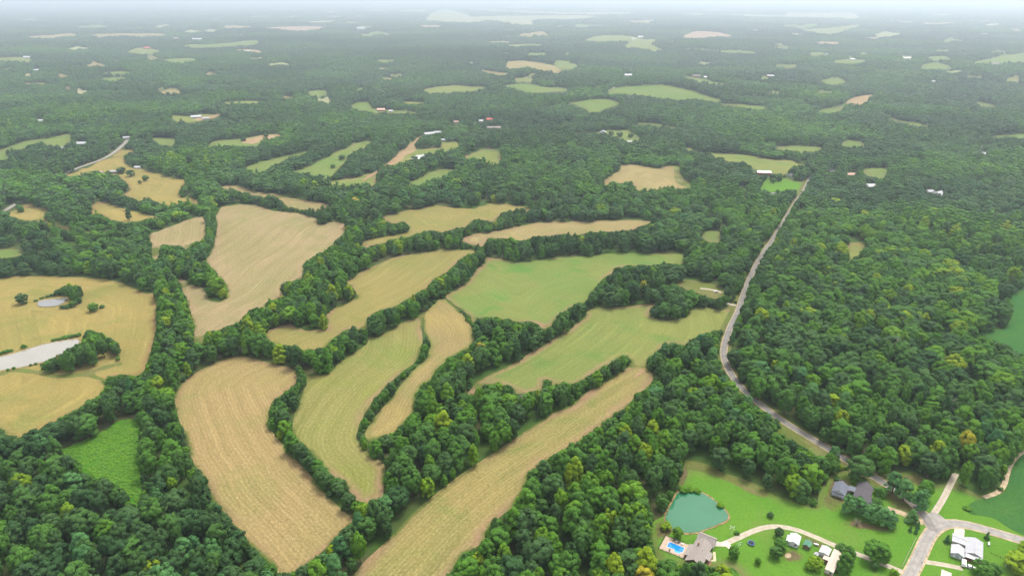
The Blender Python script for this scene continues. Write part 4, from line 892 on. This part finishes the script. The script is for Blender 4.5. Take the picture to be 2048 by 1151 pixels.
for px, py, lb in ((1786, 716, 'grey dead tree standing in the right wood'), (1893, 838, 'pale dead tree at the edge of the lower right wood'), (1045, 832, 'grey dead tree in the wood above the long stubble strip')):
    x, y = P(px, py); rt = empty('dead_tree', (x, y, float(hgt(x, y))), px, lb, 'tree'); m = MB(); m.tube([(0, 0, -.3), (.2, .1, 9), (.1, .3, 19)], [.35, .25, .05], 7); m.build('trunk', plain('dead_wood', (.30, .27, .23)), rt)
    m = MB()
    for i in range(34):
        a = rr_.uniform(0, 6.28); z = rr_.uniform(7, 17); l = (19.5 - z) * .38 + 1.2; m.tube([(.15, .15, z), (math.cos(a) * l * .6, math.sin(a) * l * .6, z + 1.4), (math.cos(a) * l, math.sin(a) * l, z + 2.6)], [.13, .09, .04], 4)
    m.build('branches', plain('dead_wood', (.30, .27, .23)), rt)

# ------------------------------------------------------------------ buildings
ROOF = {'white': plain('white_metal_roof', (.36, .36, .37), .45, .4, .05, .5), 'grey': plain('light_grey_roof', (.30, .30, .315), .6, .3, .08, .5), 'tan': plain('taupe_shingles', (.235, .205, .185), .9, .1, .10, 1.2),
        'dark': plain('dark_shingles', (.085, .078, .085), .9, .1, .12, 1.2), 'slate': plain('slate_shingles', (.115, .125, .15), .85, .15, .1, 1.2), 'green': plain('green_metal_roof', (.06, .16, .10), .5, .3, .08, .8),
        'red': plain('red_metal_roof', (.55, .09, .07), .5, .3, .1, .5), 'pink': plain('faded_red_roof', (.48, .30, .24), .8, .1, .1, .5), 'cream': plain('cream_roof', (.42, .34, .28), .6, .2, .06, .6)}
WALL = {'cream': plain('cream_siding', (.40, .38, .34), .8, .15, .06, 1), 'brick': plain('red_brick', (.27, .13, .085), .9, .1, .15, 2), 'wood': plain('brown_boards', (.17, .12, .085), .9, .1, .2, 2),
        'white': plain('white_siding', (.50, .50, .49), .7, .2, .05, 1), 'grey': plain('grey_siding', (.30, .32, .34), .8, .15, .08, 1), 'barn': plain('barn_red', (.30, .05, .035), .85, .1, .12, 1)}
M_GLASS = plain('window_glass', (.03, .04, .05), .1, .5, .1, 1); M_TRIM = plain('white_trim', (.52, .52, .50), .6, .2, .04, 1); M_DOOR = plain('door_paint', (.20, .13, .09), .7, .2, .1, 2)
M_DKC0 = plain('dark_vent_metal', (.05, .05, .05), .6, .3)
def gable(par, cx, cy, L, W, wh, rise, roof, wall, ridge='x', over=.45, z0=0.0, th=.16, wins=True, skip_wall=False):
    """a gabled block in the local frame: walls, two roof slopes, windows and a door"""
    T = (lambda a, b, z: (cx + a, cy + b, z)) if ridge == 'x' else (lambda a, b, z: (cx - b, cy + a, z))
    hl, hw = L / 2, W / 2
    if not skip_wall:
        v = [T(-hl, -hw, z0), T(hl, -hw, z0), T(hl, hw, z0), T(-hl, hw, z0), T(-hl, -hw, wh), T(hl, -hw, wh), T(hl, hw, wh), T(-hl, hw, wh), T(-hl, 0, wh + rise - .05), T(hl, 0, wh + rise - .05)]
        w = MB().add(v, [(0, 1, 5, 4), (2, 3, 7, 6), (1, 2, 6, 9, 5), (3, 0, 4, 8, 7), (3, 2, 1, 0)]).build('wall', wall, par)
    s = rise / hw; e = over; ze = wh - s * e
    top = th
    r1 = MB().slab([T(-hl - e, -hw - e, ze + top), T(hl + e, -hw - e, ze + top), T(hl + e, 0, wh + rise + top), T(-hl - e, 0, wh + rise + top)], th).build('roof_slope', roof, par)
    r2 = MB().slab([T(hl + e, hw + e, ze + top), T(-hl - e, hw + e, ze + top), T(-hl - e, 0, wh + rise + top), T(hl + e, 0, wh + rise + top)], th).build('roof_slope', roof, par)
    m = MB(); a, b = Vector(T(-hl - e, 0, wh + rise + top + .03)), Vector(T(hl + e, 0, wh + rise + top + .03)); m.tube([a, b], .11, 5); m.build('ridge_cap', roof, r1)
    if wins and not skip_wall:
        def pane(a0, a1, b0, b1, z1, z2, name, mat, frame=True):
            p, q = T(a0, b0, 0), T(a1, b1, 0); x0, x1 = sorted((p[0], q[0])); y0, y1 = sorted((p[1], q[1]))
            o = MB().box(x0, x1, y0, y1, z1, z2).build(name, mat, par)
            if frame: MB().box(x0 - .02, x1 + .02, y0 - .02, y1 + .02, z1 - .12, z1 - .02).build('sill', M_TRIM, o)
        nwin = max(2, int(L / 3.4))
        for k in range(nwin):
            a = -hl + (k + .5) * L / nwin
            for sd in (-1, 1):
                if k == nwin // 2 and sd == -1: pane(a - .48, a + .48, sd * hw - .04, sd * hw + .04, z0 + .05, z0 + 2.1, 'door', M_DOOR, False)
                else: pane(a - .55, a + .55, sd * hw - .04, sd * hw + .04, z0 + 1.0, z0 + 2.15, 'window', M_GLASS)
        for sd in (-1, 1): pane(sd * hl - .04, sd * hl + .04, -.5 - W * .2, .5 - W * .2, z0 + 1.0, z0 + 2.15, 'window', M_GLASS)
def lean(par, x0, x1, y0, y1, zlow, zhigh, highside, roof, wall, posts=False, wallname='wall', over=.3):
    """a lean-to roof between two heights, on walls or on posts"""
    z = {'-x': (zhigh, zlow, zlow, zhigh), '+x': (zlow, zhigh, zhigh, zlow), '-y': (zhigh, zhigh, zlow, zlow), '+y': (zlow, zlow, zhigh, zhigh)}[highside]
    q = [(x0, y0, z[0]), (x1, y0, z[1]), (x1, y1, z[2]), (x0, y1, z[3])]
    MB().slab([(p[0], p[1], p[2] + .13) for p in q], .13).build('lean_to_roof', roof, par)
    i = over
    if posts:
        for (px, py) in ((x0 + i, y0 + i), (x1 - i, y0 + i), (x1 - i, y1 - i), (x0 + i, y1 - i)): MB().box(px - .07, px + .07, py - .07, py + .07, 0, min(zlow, zhigh) - .02).build('post', M_TRIM, par)
    else:
        q2 = [(x0 + i, y0 + i, z[0]), (x1 - i, y0 + i, z[1]), (x1 - i, y1 - i, z[2]), (x0 + i, y1 - i, z[3])]
        MB().add([(a, b, 0) for a, b, _ in q2] + [(a, b, c - .04) for a, b, c in q2], [(0, 1, 5, 4), (1, 2, 6, 5), (2, 3, 7, 6), (3, 0, 4, 7)]).build(wallname, wall, par)
def at(root_xy, ang): return (root_xy[0], root_xy[1], float(hgt(*root_xy)) + .05), R(ang)

# the house with the pool
l, a = at((96.9, 272.3), 57.1)
h = empty('pool_house', l, a, 'taupe-roofed house with crossed gables beside the swimming pool', 'house')
gable(h, 1.6, .2, 17.2, 8.2, 2.9, 2.7, ROOF['tan'], WALL['wood'])
gable(h, 13.2, -.2, 8.6, 7.0, 2.8, 2.3, ROOF['tan'], WALL['wood'], ridge='y', wins=False)
lean(h, -3.2, 5.8, 4.1, 6.6, 2.15, 3.0, '-y', ROOF['tan'], WALL['wood'])
lean(h, -.6, 5.4, -6.2, -3.7, 2.15, 3.05, '+y', ROOF['tan'], WALL['wood'], posts=True)
MB().box(4.2, 4.9, 1.4, 2.1, 4.0, 6.6).build('chimney', WALL['brick'], h)
m = MB().box(10.6, 15.6, -4.58, -4.5, .1, 2.3); m.build('garage_door', M_TRIM, h)
for vx, vy in ((-3, 1.2), (2, -1.4), (6, 1.6)): MB().box(vx - .14, vx + .14, vy - .14, vy + .14, 4.3, 5.35 - abs(vy) * .3).build('roof_vent', M_DKC0, h)
# swimming pool: deck slabs, coping, water, steps
l, a = at((82.6, 280.9), -31)
pl = empty('swimming_pool', l, a, 'rectangular blue swimming pool with a step bay and a pale deck', 'pool')
M_DECK = plain('pink_concrete_deck', (.36, .27, .205), .85, .15, .08, .6); M_POOL = plain('pool_liner', (.02, .20, .52), .5, .3, .1, .4)
t = NT('pool_water'); MPW = t.finish(t.mix(t.rng(t.noise(.8, 3), .35, .65), (.006, .14, .50), (.012, .20, .60)), .06, .4, t.noise(2.5, 2), .06, .03)
PLx, PLy = 8.4, 4.0
for b in ((-3.1, 0, -3.4, PLy + 3.3), (PLx, PLx + 2.6, -3.4, PLy + 3.3), (0, PLx, PLy, PLy + 3.3), (0, 4.4, -3.4, 0), (7.3, PLx, -3.4, 0), (4.4, 7.3, -3.4, -1.4)):
    MB().box(b[0] + .01, b[1] - .01, b[2] + .01, b[3] - .01, -.1, .16).build('deck_slab', M_DECK, pl)
MB().box(0, PLx, 0, PLy, -.1, .06).build('water', MPW, pl); MB().box(4.41, 7.29, -1.39, 0, -.1, .062).build('step_water', plain('shallow_pool_water', (.05, .30, .60), .1, .4, .05, 1), pl)
for b in ((-.22, 0, -.22, PLy + .22), (PLx, PLx + .22, -.22, PLy + .22), (0, PLx, PLy, PLy + .22), (0, 4.4, -.22, 0), (7.3, PLx, -.22, 0)): MB().box(*b, .17, .215).build('coping', M_TRIM, pl)
for k in (.8, 1.3): MB().tube([(-.5, k + .6, .16), (-.5, k + .6, .9), (.0, k + .6, 1.0), (.35, k + .6, .1)], .03, 5).build('ladder_rail', M_TRIM, pl)
def child_world(par, x, y, z=0): c, s = math.cos(par.rotation_euler.z), math.sin(par.rotation_euler.z); return (par.location.x + c * x - s * y, par.location.y + s * x + c * y, par.location.z + z)
def lounger(pos, rz, col, label):
    r = empty('pool_lounger', pos, rz, label, 'lounger', 'loungers on the pool deck')
    MB().box(0, 1.25, -.32, .32, .30, .38).build('seat', col, r); MB().slab([(-.55, -.32, .78), (0, -.32, .38), (0, .32, .38), (-.55, .32, .78)], .07).build('backrest', col, r)
    for x in (.05, 1.15):
        for y in (-.26, .26): MB().box(x - .03, x + .03, y - .03, y + .03, 0, .3).build('leg', M_TRIM, r)
M_DKC = plain('dark_cushion', (.05, .05, .055), .8, .1)
lounger(child_world(pl, 1.6, 5.8, .16), a + 1.2, M_DKC, 'dark lounger on the far side of the pool deck, left of the pair')
lounger(child_world(pl, 3.2, 5.8, .16), a + 1.4, M_TRIM, 'white lounger on the far side of the pool deck, between the dark ones')
lounger(child_world(pl, 4.6, 5.6, .16), a + 1.2, M_DKC, 'dark lounger on the far side of the pool deck, right of the white one')
lounger(child_world(pl, 2.2, -2.0, .16), a - 1.5, M_DKC, 'dark lounger on the near side of the pool deck')
def table_set(pos, label):
    r = empty('patio_table', pos, .3, label, 'table'); MB().tube([(0, 0, .68), (0, 0, .74)], .6, 14).build('tabletop', M_TRIM, r)
    for k in range(4): MB().tube([(.4 * math.cos(k * 1.57), .4 * math.sin(k * 1.57), 0), (.3 * math.cos(k * 1.57), .3 * math.sin(k * 1.57), .68)], .03, 5).build('leg', M_TRIM, r)
table_set(child_world(pl, 6.6, 5.6, .16), 'round white patio table on the far pool deck')
def fence(name, pts, label, h=1.2, sp=2.4, mat=M_TRIM, rails=2, cat='fence'):
    p0 = pts[0]; r = empty(name, (p0[0], p0[1], float(hgt(*p0))), 0, label, cat)
    for a, b in zip(pts[:-1], pts[1:]):
        L = math.hypot(b[0] - a[0], b[1] - a[1]); n = max(1, round(L / sp))
        for i in range(n + 1):
            x, y = a[0] + (b[0] - a[0]) * i / n - p0[0], a[1] + (b[1] - a[1]) * i / n - p0[1]; MB().box(x - .07, x + .07, y - .07, y + .07, 0, h + .08).build('post', mat, r)
        for k in range(rails):
            z = h * (k + 1) / rails - .12; MB().tube([(a[0] - p0[0], a[1] - p0[1], z), (b[0] - p0[0], b[1] - p0[1], z)], .05, 4).build('rail', mat, r)
    return r
fence('pool_fence', [child_world(pl, *p)[:2] for p in ((PLx + 2, -3.7), (-3.4, -3.7), (-3.4, PLy + 3.6), (PLx, PLy + 3.6))], 'dark metal fence around the pool deck', 1.2, 2.2, plain('dark_metal', (.03, .03, .03), .5, .4))
sheet('garden_path', None, plain('sand_path', (.42, .36, .24), .9, .1), .07, world_poly=[(106.3,277.4),(107.6,277.4),(106.2,270.9),(103,270.6),(103,271.7),(105.0,271.9)])
sheet('flower_bed', None, plain('bark_mulch', (.22, .12, .07), .95, .05, .3, 1), .065, world_poly=[(102.6,275.4),(105.2,274.6),(104.6,272.2),(102.6,268.4),(99.6,265.4),(97.6,265.8),(101,270)])

# dark-roofed house by the road
l, a = at((205.4, 320.0), 54.7)
h = empty('ranch_house', l, a, 'dark-roofed ranch house among pines near the road', 'house')
gable(h, 0, .2, 16.8, 7.8, 3.0, 2.6, ROOF['dark'], WALL['white'])
lean(h, -1.6, 3.2, 4.0, 8.4, 2.5, 2.9, '-y', ROOF['slate'], WALL['white'], posts=True)
lean(h, -5.8, -.6, -6.6, -3.6, 2.2, 3.1, '+y', ROOF['dark'], WALL['white'])
lean(h, -11.0, -8.3, .2, 4.0, 2.3, 2.9, '+x', ROOF['slate'], WALL['white'], posts=True)
for vx, vy in ((-4, 1.2), (3, -1.2)): MB().box(vx - .14, vx + .14, vy - .14, vy + .14, 4.3, 5.45 - abs(vy) * .3).build('roof_vent', M_DKC0, h)
l, a = at((193.7, 324.3), 55)
g_ = empty('detached_garage', l, a, 'slate-roofed white garage left of the dark-roofed house', 'garage')
gable(g_, 0, 0, 9.8, 6.8, 2.7, 2.2, ROOF['slate'], WALL['white'], wins=True)
lean(g_, -6.6, -4.8, -3.2, 3.2, 2.2, 2.75, '+x', ROOF['slate'], WALL['white'], posts=True)
sheet('patio', None, M_CONC, .07, world_poly=[(198.0,327.5),(200.2,328.4),(201.0,326.6),(199.6,323.6),(197.6,323.4),(198.6,325.6)])

# white-roofed house, its garage, truck and car
l, a = at((243.4, 277.0), 57)
h = empty('white_roofed_house', l, a, 'long house with a pale grey metal roof inside the road bend', 'house')
gable(h, .4, 0, 12.6, 7.0, 3.0, 1.3, ROOF['grey'], WALL['cream'])
gable(h, 3.2, 6.4, 6.6, 6.0, 2.8, .7, ROOF['grey'], WALL['cream'], ridge='y', wins=False)
lean(h, -8.9, -6.35, -3.7, 3.7, 2.3, 2.85, '+x', ROOF['white'], WALL['brick'], posts=True)
MB().box(-8.7, -6.0, -3.5, 3.5, 0, .45).build('porch_floor', WALL['brick'], h)
l, a = at((234.0, 275.5), 57)
g_ = empty('white_garage', l, a, 'white metal garage left of the pale-roofed house', 'garage')
gable(g_, 0, 0, 6.6, 5.4, 2.5, 1.3, ROOF['white'], WALL['grey'], wins=False)
for yy in (-1.35, 1.35): MB().box(-3.36, -3.30, yy - .5, yy + .5, .3, 2.0).build('garage_door', M_TRIM, g_)
M_TYRE = plain('tyre_rubber', (.02, .02, .02), .9, .1); M_WPAINT = plain('white_car_paint', (.70, .70, .69), .25, .5, .03, 1); M_RIM = plain('wheel_rim', (.4, .4, .42), .35, .5)
def car(pos, rz, label, pickup=False, name='car'):
    r = empty(name, pos, rz, label, 'truck' if pickup else 'car')
    prof = [(-2.3, .35), (-2.3, .85), (-2.2, .98), (2.3, .98), (2.35, .8), (2.35, .35)] if pickup else [(-2.2, .32), (-2.25, .8), (-2.1, .95), (1.3, .98), (2.15, .82), (2.2, .35)]
    cab = [(-.3, .97), (-.15, 1.62), (1.0, 1.62), (1.6, .97)] if pickup else [(-1.7, .95), (-1.25, 1.42), (.35, 1.45), (1.15, .97)]
    def ext(pr, w, nm, mat, w2=None):
        n = len(pr); w2 = w2 or w
        m = MB().add([(p[0], -w, p[1]) for p in pr] + [(p[0], w, p[1]) for p in pr], [tuple(range(n)), tuple(range(2 * n - 1, n - 1, -1))] + [(i, n + i, n + (i + 1) % n, (i + 1) % n) for i in range(n)]); return m.build(nm, mat, r)
    ext(prof, .9, 'body', M_WPAINT); ext(cab, .78, 'cabin_glass', M_GLASS); ext([(cab[1][0], cab[1][1]), (cab[1][0] + .05, cab[1][1] + .05), (cab[2][0] - .05, cab[2][1] + .05), (cab[2][0], cab[2][1])], .8, 'cab_roof', M_WPAINT)
    if pickup: MB().box(-2.2, -.4, -.72, .72, .985, 1.0).build('bed', plain('truck_bed', (.12, .12, .12)), r)
    for x in (-1.35, 1.4):
        for y in (-.86, .86):
            w = MB().tube([(x, y - .11, .34), (x, y + .11, .34)], .34, 12).build('wheel', M_TYRE, r); MB().tube([(x, y - .125, .34), (x, y + .125, .34)], .2, 10).build('rim', M_RIM, w)
    for y in (-.62, .62): MB().box(prof[-1][0] - .1, prof[-1][0] + .02, y - .18, y + .18, .62, .78).build('headlight', M_TRIM, r)
x, y = 233.0, 268.3
r = empty('box_trailer', (x, y, .05), R(57), 'white box trailer parked between the garage and the porch', 'trailer')
MB().box(-1.9, 1.9, -.95, .95, .5, 2.3).build('body', M_WPAINT, r); MB().box(1.9, 2.9, -.05, .05, .45, .55).build('tow_bar', M_DKC, r)
for yy in (-.98, .98): MB().tube([(-.2, yy - .1, .33), (-.2, yy + .1, .33)], .33, 12).build('wheel', M_TYRE, r)
car((235.4, 266.2, .06), R(-32), 'white car parked below the porch of the pale-roofed house')
x, y = P(1432, 584); car((x, y, .3), R(20), 'white car parked on the drive in the clearing left of the road')
def propane(px, py, rz, label):
    x, y = P(px, py); r = empty('propane_tank', (x, y, .05), rz, label, 'tank'); MB().tube([(-1.25, 0, .85), (-1.1, 0, .85), (1.1, 0, .85), (1.25, 0, .85)], [.2, .48, .48, .2], 12).build('tank', M_WPAINT, r, True)
    for k in (-.7, .7): MB().box(k - .1, k + .1, -.35, .35, 0, .5).build('leg', M_CONC, r)
    MB().tube([(0, 0, 1.3), (0, 0, 1.5)], .14, 8).build('valve_dome', M_TRIM, r)
propane(1977, 1089, 1.0, 'white propane tank right of the pale-roofed house'); propane(1632, 1090, -.4, 'white propane tank right of the green-roofed shed')
sheet('concrete_pad', None, M_CONC, .08, world_poly=[(220.2,265.4),(223.9,262.9),(219.6,256.4),(215.6,258.6)])

# sheds along the driveway and the mobile home
def shed(xy, ang, L, W, wh, rise, roof, wall, label, name='shed', **k):
    l, a = at(xy, ang); r = empty(name, l, a, label, 'shed'); gable(r, 0, 0, L, W, wh, rise, ROOF[roof], WALL[wall], over=.3, **k); return r
r = shed((151.6, 284.0), 60, 7.2, 5.0, 2.4, 1.0, 'white', 'white', 'white-roofed workshop below the driveway'); lean(r, -3.0, 2.0, 2.55, 4.0, 1.9, 2.35, '-y', ROOF['white'], WALL['white'], posts=True)
shed((157.4, 281.0), 51, 4.2, 3.2, 2.1, .8, 'green', 'wood', 'small green-roofed shed beside the white-roofed workshop', wins=False)
shed((164.5, 275.7), 52, 5.6, 4.4, 2.5, .7, 'white', 'white', 'bright white carport shed next to the mobile home', wins=False)
shed((159.3, 274.0), 40, 1.9, 1.5, 1.7, .4, 'grey', 'white', 'tiny pale storage hut left of the white carport shed', wins=False)
l, a = at((165.7, 268.4), 52.4)
r = empty('mobile_home', l, a, 'long cream-roofed mobile home at the bottom right', 'mobile home')
gable(r, 0, 0, 17.2, 3.9, 2.7, .28, ROOF['cream'], WALL['cream'], over=.18); MB().box(-8.65, 8.65, -2.0, 2.0, .0, .7).build('skirting', WALL['brick'], r)
lean(r, -1.6, 1.4, 1.98, 5.0, 2.3, 2.6, '-y', ROOF['cream'], WALL['wood'], posts=True); MB().box(-1.5, 1.3, 2.0, 7.4, 0, .5).build('porch_floor', WALL['wood'], r)

# the red barn and the far houses
x, y = P(*BARN_PX); r = empty('red_barn', (x, y, float(hgt(x, y))), R(-8), 'red barn with a white roof at the edge of the far green field', 'barn'); gable(r, 0, 0, 22, 10, 4.2, 2.4, ROOF['white'], WALL['barn'])
for (px, py, L, W, wh, an, roof, wall, label) in HOUSES:
    x, y = P(px, py); r = empty('barn' if 'barn' in label else 'shed' if 'shed' in label or 'garage' in label else 'farm_building' if 'building' in label else 'house', (x, y, float(hgt(x, y)) + .1), R(an), label, 'barn' if 'barn' in label else 'shed' if 'shed' in label else 'building' if 'building' in label else 'garage' if 'garage' in label else 'house')
    gable(r, 0, 0, L, W, wh, W * .25, ROOF[roof], WALL[wall], over=.5, th=.25, wins=L < 30)

# ------------------------------------------------------------------ small things on the lawns
x, y = 128.2, 282.9
r = empty('trampoline', (x, y, .04), 0, 'round dark trampoline with a blue pad on the lawn', 'trampoline')
MB().tube([(0, 0, .86), (0, 0, .89)], 1.55, 24).build('jumping_mat', plain('black_mat', (.02, .025, .035), .8, .1), r)
m = MB(); n = 24
m.add([(math.cos(k * 6.2832 / n) * q, math.sin(k * 6.2832 / n) * q, z) for z in (.86, .93) for q in (1.5, 1.9) for k in range(n)],
      [f for k in range(n) for f in ((2 * n + k, 3 * n + k, 3 * n + (k + 1) % n, 2 * n + (k + 1) % n), (n + k, n + (k + 1) % n, 3 * n + (k + 1) % n, 3 * n + k), ((k + 1) % n, k, 2 * n + k, 2 * n + (k + 1) % n), (k, (k + 1) % n, n + (k + 1) % n, n + k))])
m.build('safety_pad', plain('blue_pad', (.04, .10, .22), .6, .2), r)
for k in range(6): t_ = k * 1.047; MB().tube([(math.cos(t_) * 1.8, math.sin(t_) * 1.8, 0), (math.cos(t_) * 1.8, math.sin(t_) * 1.8, 2.5)], .04, 5).build('net_pole', M_TRIM, r)
x, y = P(1462, 1069)
r = empty('gourd_pole', (x, y, .03), .4, 'white pole with bird gourds standing behind the driveway', 'birdhouse')
MB().tube([(0, 0, 0), (0, 0, 5.6)], [.09, .07], 6).build('pole', M_TRIM, r)
for k in (0, 1.57): c_, s_ = math.cos(k), math.sin(k); MB().tube([(-1.5 * c_, -1.5 * s_, 5.5), (1.5 * c_, 1.5 * s_, 5.5)], .05, 5).build('arm', M_TRIM, r)
for k in range(4): MB().ball((1.4 * math.cos(k * 1.57), 1.4 * math.sin(k * 1.57), 5.1), (.28, .28, .36)).build('gourd', M_TRIM, r, True)
x, y = P(1479, 1090)
r = empty('swing_set', (x, y, .03), .3, 'small white and blue swing set left of the trampoline', 'swing set'); mb_ = plain('blue_tube', (.1, .35, .5), .5, .3)
for xx in (-1.3, 1.3):
    for yy in (-.8, .8): MB().tube([(xx, yy, 0), (xx, 0, 2.0)], .05, 5).build('leg', mb_, r)
MB().tube([(-1.3, 0, 2.0), (1.3, 0, 2.0)], .05, 5).build('top_bar', M_TRIM, r)
for xx in (-.5, .5):
    s_ = MB().box(xx - .25, xx + .25, -.12, .12, .45, .5).build('swing_seat', M_TRIM, r)
    for e in (-.22, .22): MB().tube([(xx + e, 0, .5), (xx + e, 0, 2.0)], .015, 4).build('chain', M_RIM, s_)
sheet('bare_patch', [(1570,1108),(1575,1105.5),(1581,1107),(1582,1112),(1577,1115),(1571,1113)], M_SHOULDER, .07)
fence('rail_fence', [P(1832, 1076), P(1803, 1135)], 'pale rail fence along the lawn beside the road', 1.1, 2.6, plain('weathered_rails', (.36, .34, .28)))
fence('garden_fence', [P(1982, 1106), P(2010, 1118)], 'low brown fence behind the pale-roofed house', .9, 2.0, WALL['wood']); fence('picket_fence', [P(2012, 1118), P(2011, 1133)], 'short white fence beside the olive tree', 1.0, 1.6, M_TRIM)
M_POLE = plain('creosote_pole', (.16, .12, .085), .9, .1)
for i, (px, py, lb) in enumerate([(1774, 889, 'wooden utility pole in the woods right of the road, nearest one'), (1449, 668, 'wooden utility pole on the field edge left of the road bend'), (1508, 522, 'wooden utility pole at the left verge of the straight road, second'), (1536, 472, 'wooden utility pole at the left verge of the straight road, third'), (1566, 425, 'wooden utility pole at the left verge of the straight road, farthest')]):
    x, y = P(px, py); r = empty('utility_pole', (x, y, float(hgt(x, y))), .5, lb, 'pole', 'utility poles along the road'); MB().tube([(0, 0, 0), (0, 0, 10)], [.16, .11], 7).build('pole', M_POLE, r); c_ = MB().box(-1.2, 1.2, -.06, .06, 9.2, 9.35).build('crossarm', M_POLE, r)
    for xx in (-1.05, 0, 1.05): MB().tube([(xx, 0, 9.36), (xx, 0, 9.55)], .06, 6).build('insulator', M_CONC, c_)
x, y = P(1843, 1127)
r = empty('mailbox', (x, y, .05), 0, 'small dark mailbox on a post at the driveway mouth', 'mailbox'); MB().box(-.06, .06, -.06, .06, 0, 1.05).build('post', M_POLE, r); MB().box(-.28, .28, -.12, .12, 1.05, 1.32).build('box', M_DKC, r)

# ------------------------------------------------------------------ haze
hm = bpy.data.materials.new('haze'); hm.use_nodes = True; ht = hm.node_tree; ht.nodes.clear()
ho = ht.nodes.new('ShaderNodeOutputMaterial'); hv = ht.nodes.new('ShaderNodeVolumePrincipled')
hv.inputs['Color'].default_value = (.79, .91, 1.0, 1); hv.inputs['Density'].default_value = HAZE_DENSITY; hv.inputs['Anisotropy'].default_value = 0.68
ht.links.new(hv.outputs[0], ho.inputs['Volume'])
hb = MB().box(-130000, 130000, -3000, 75000, -16, 300).build('haze', hm); hb['kind'] = 'stuff'; tag(hb, 'pale haze filling the air to the horizon', 'haze')
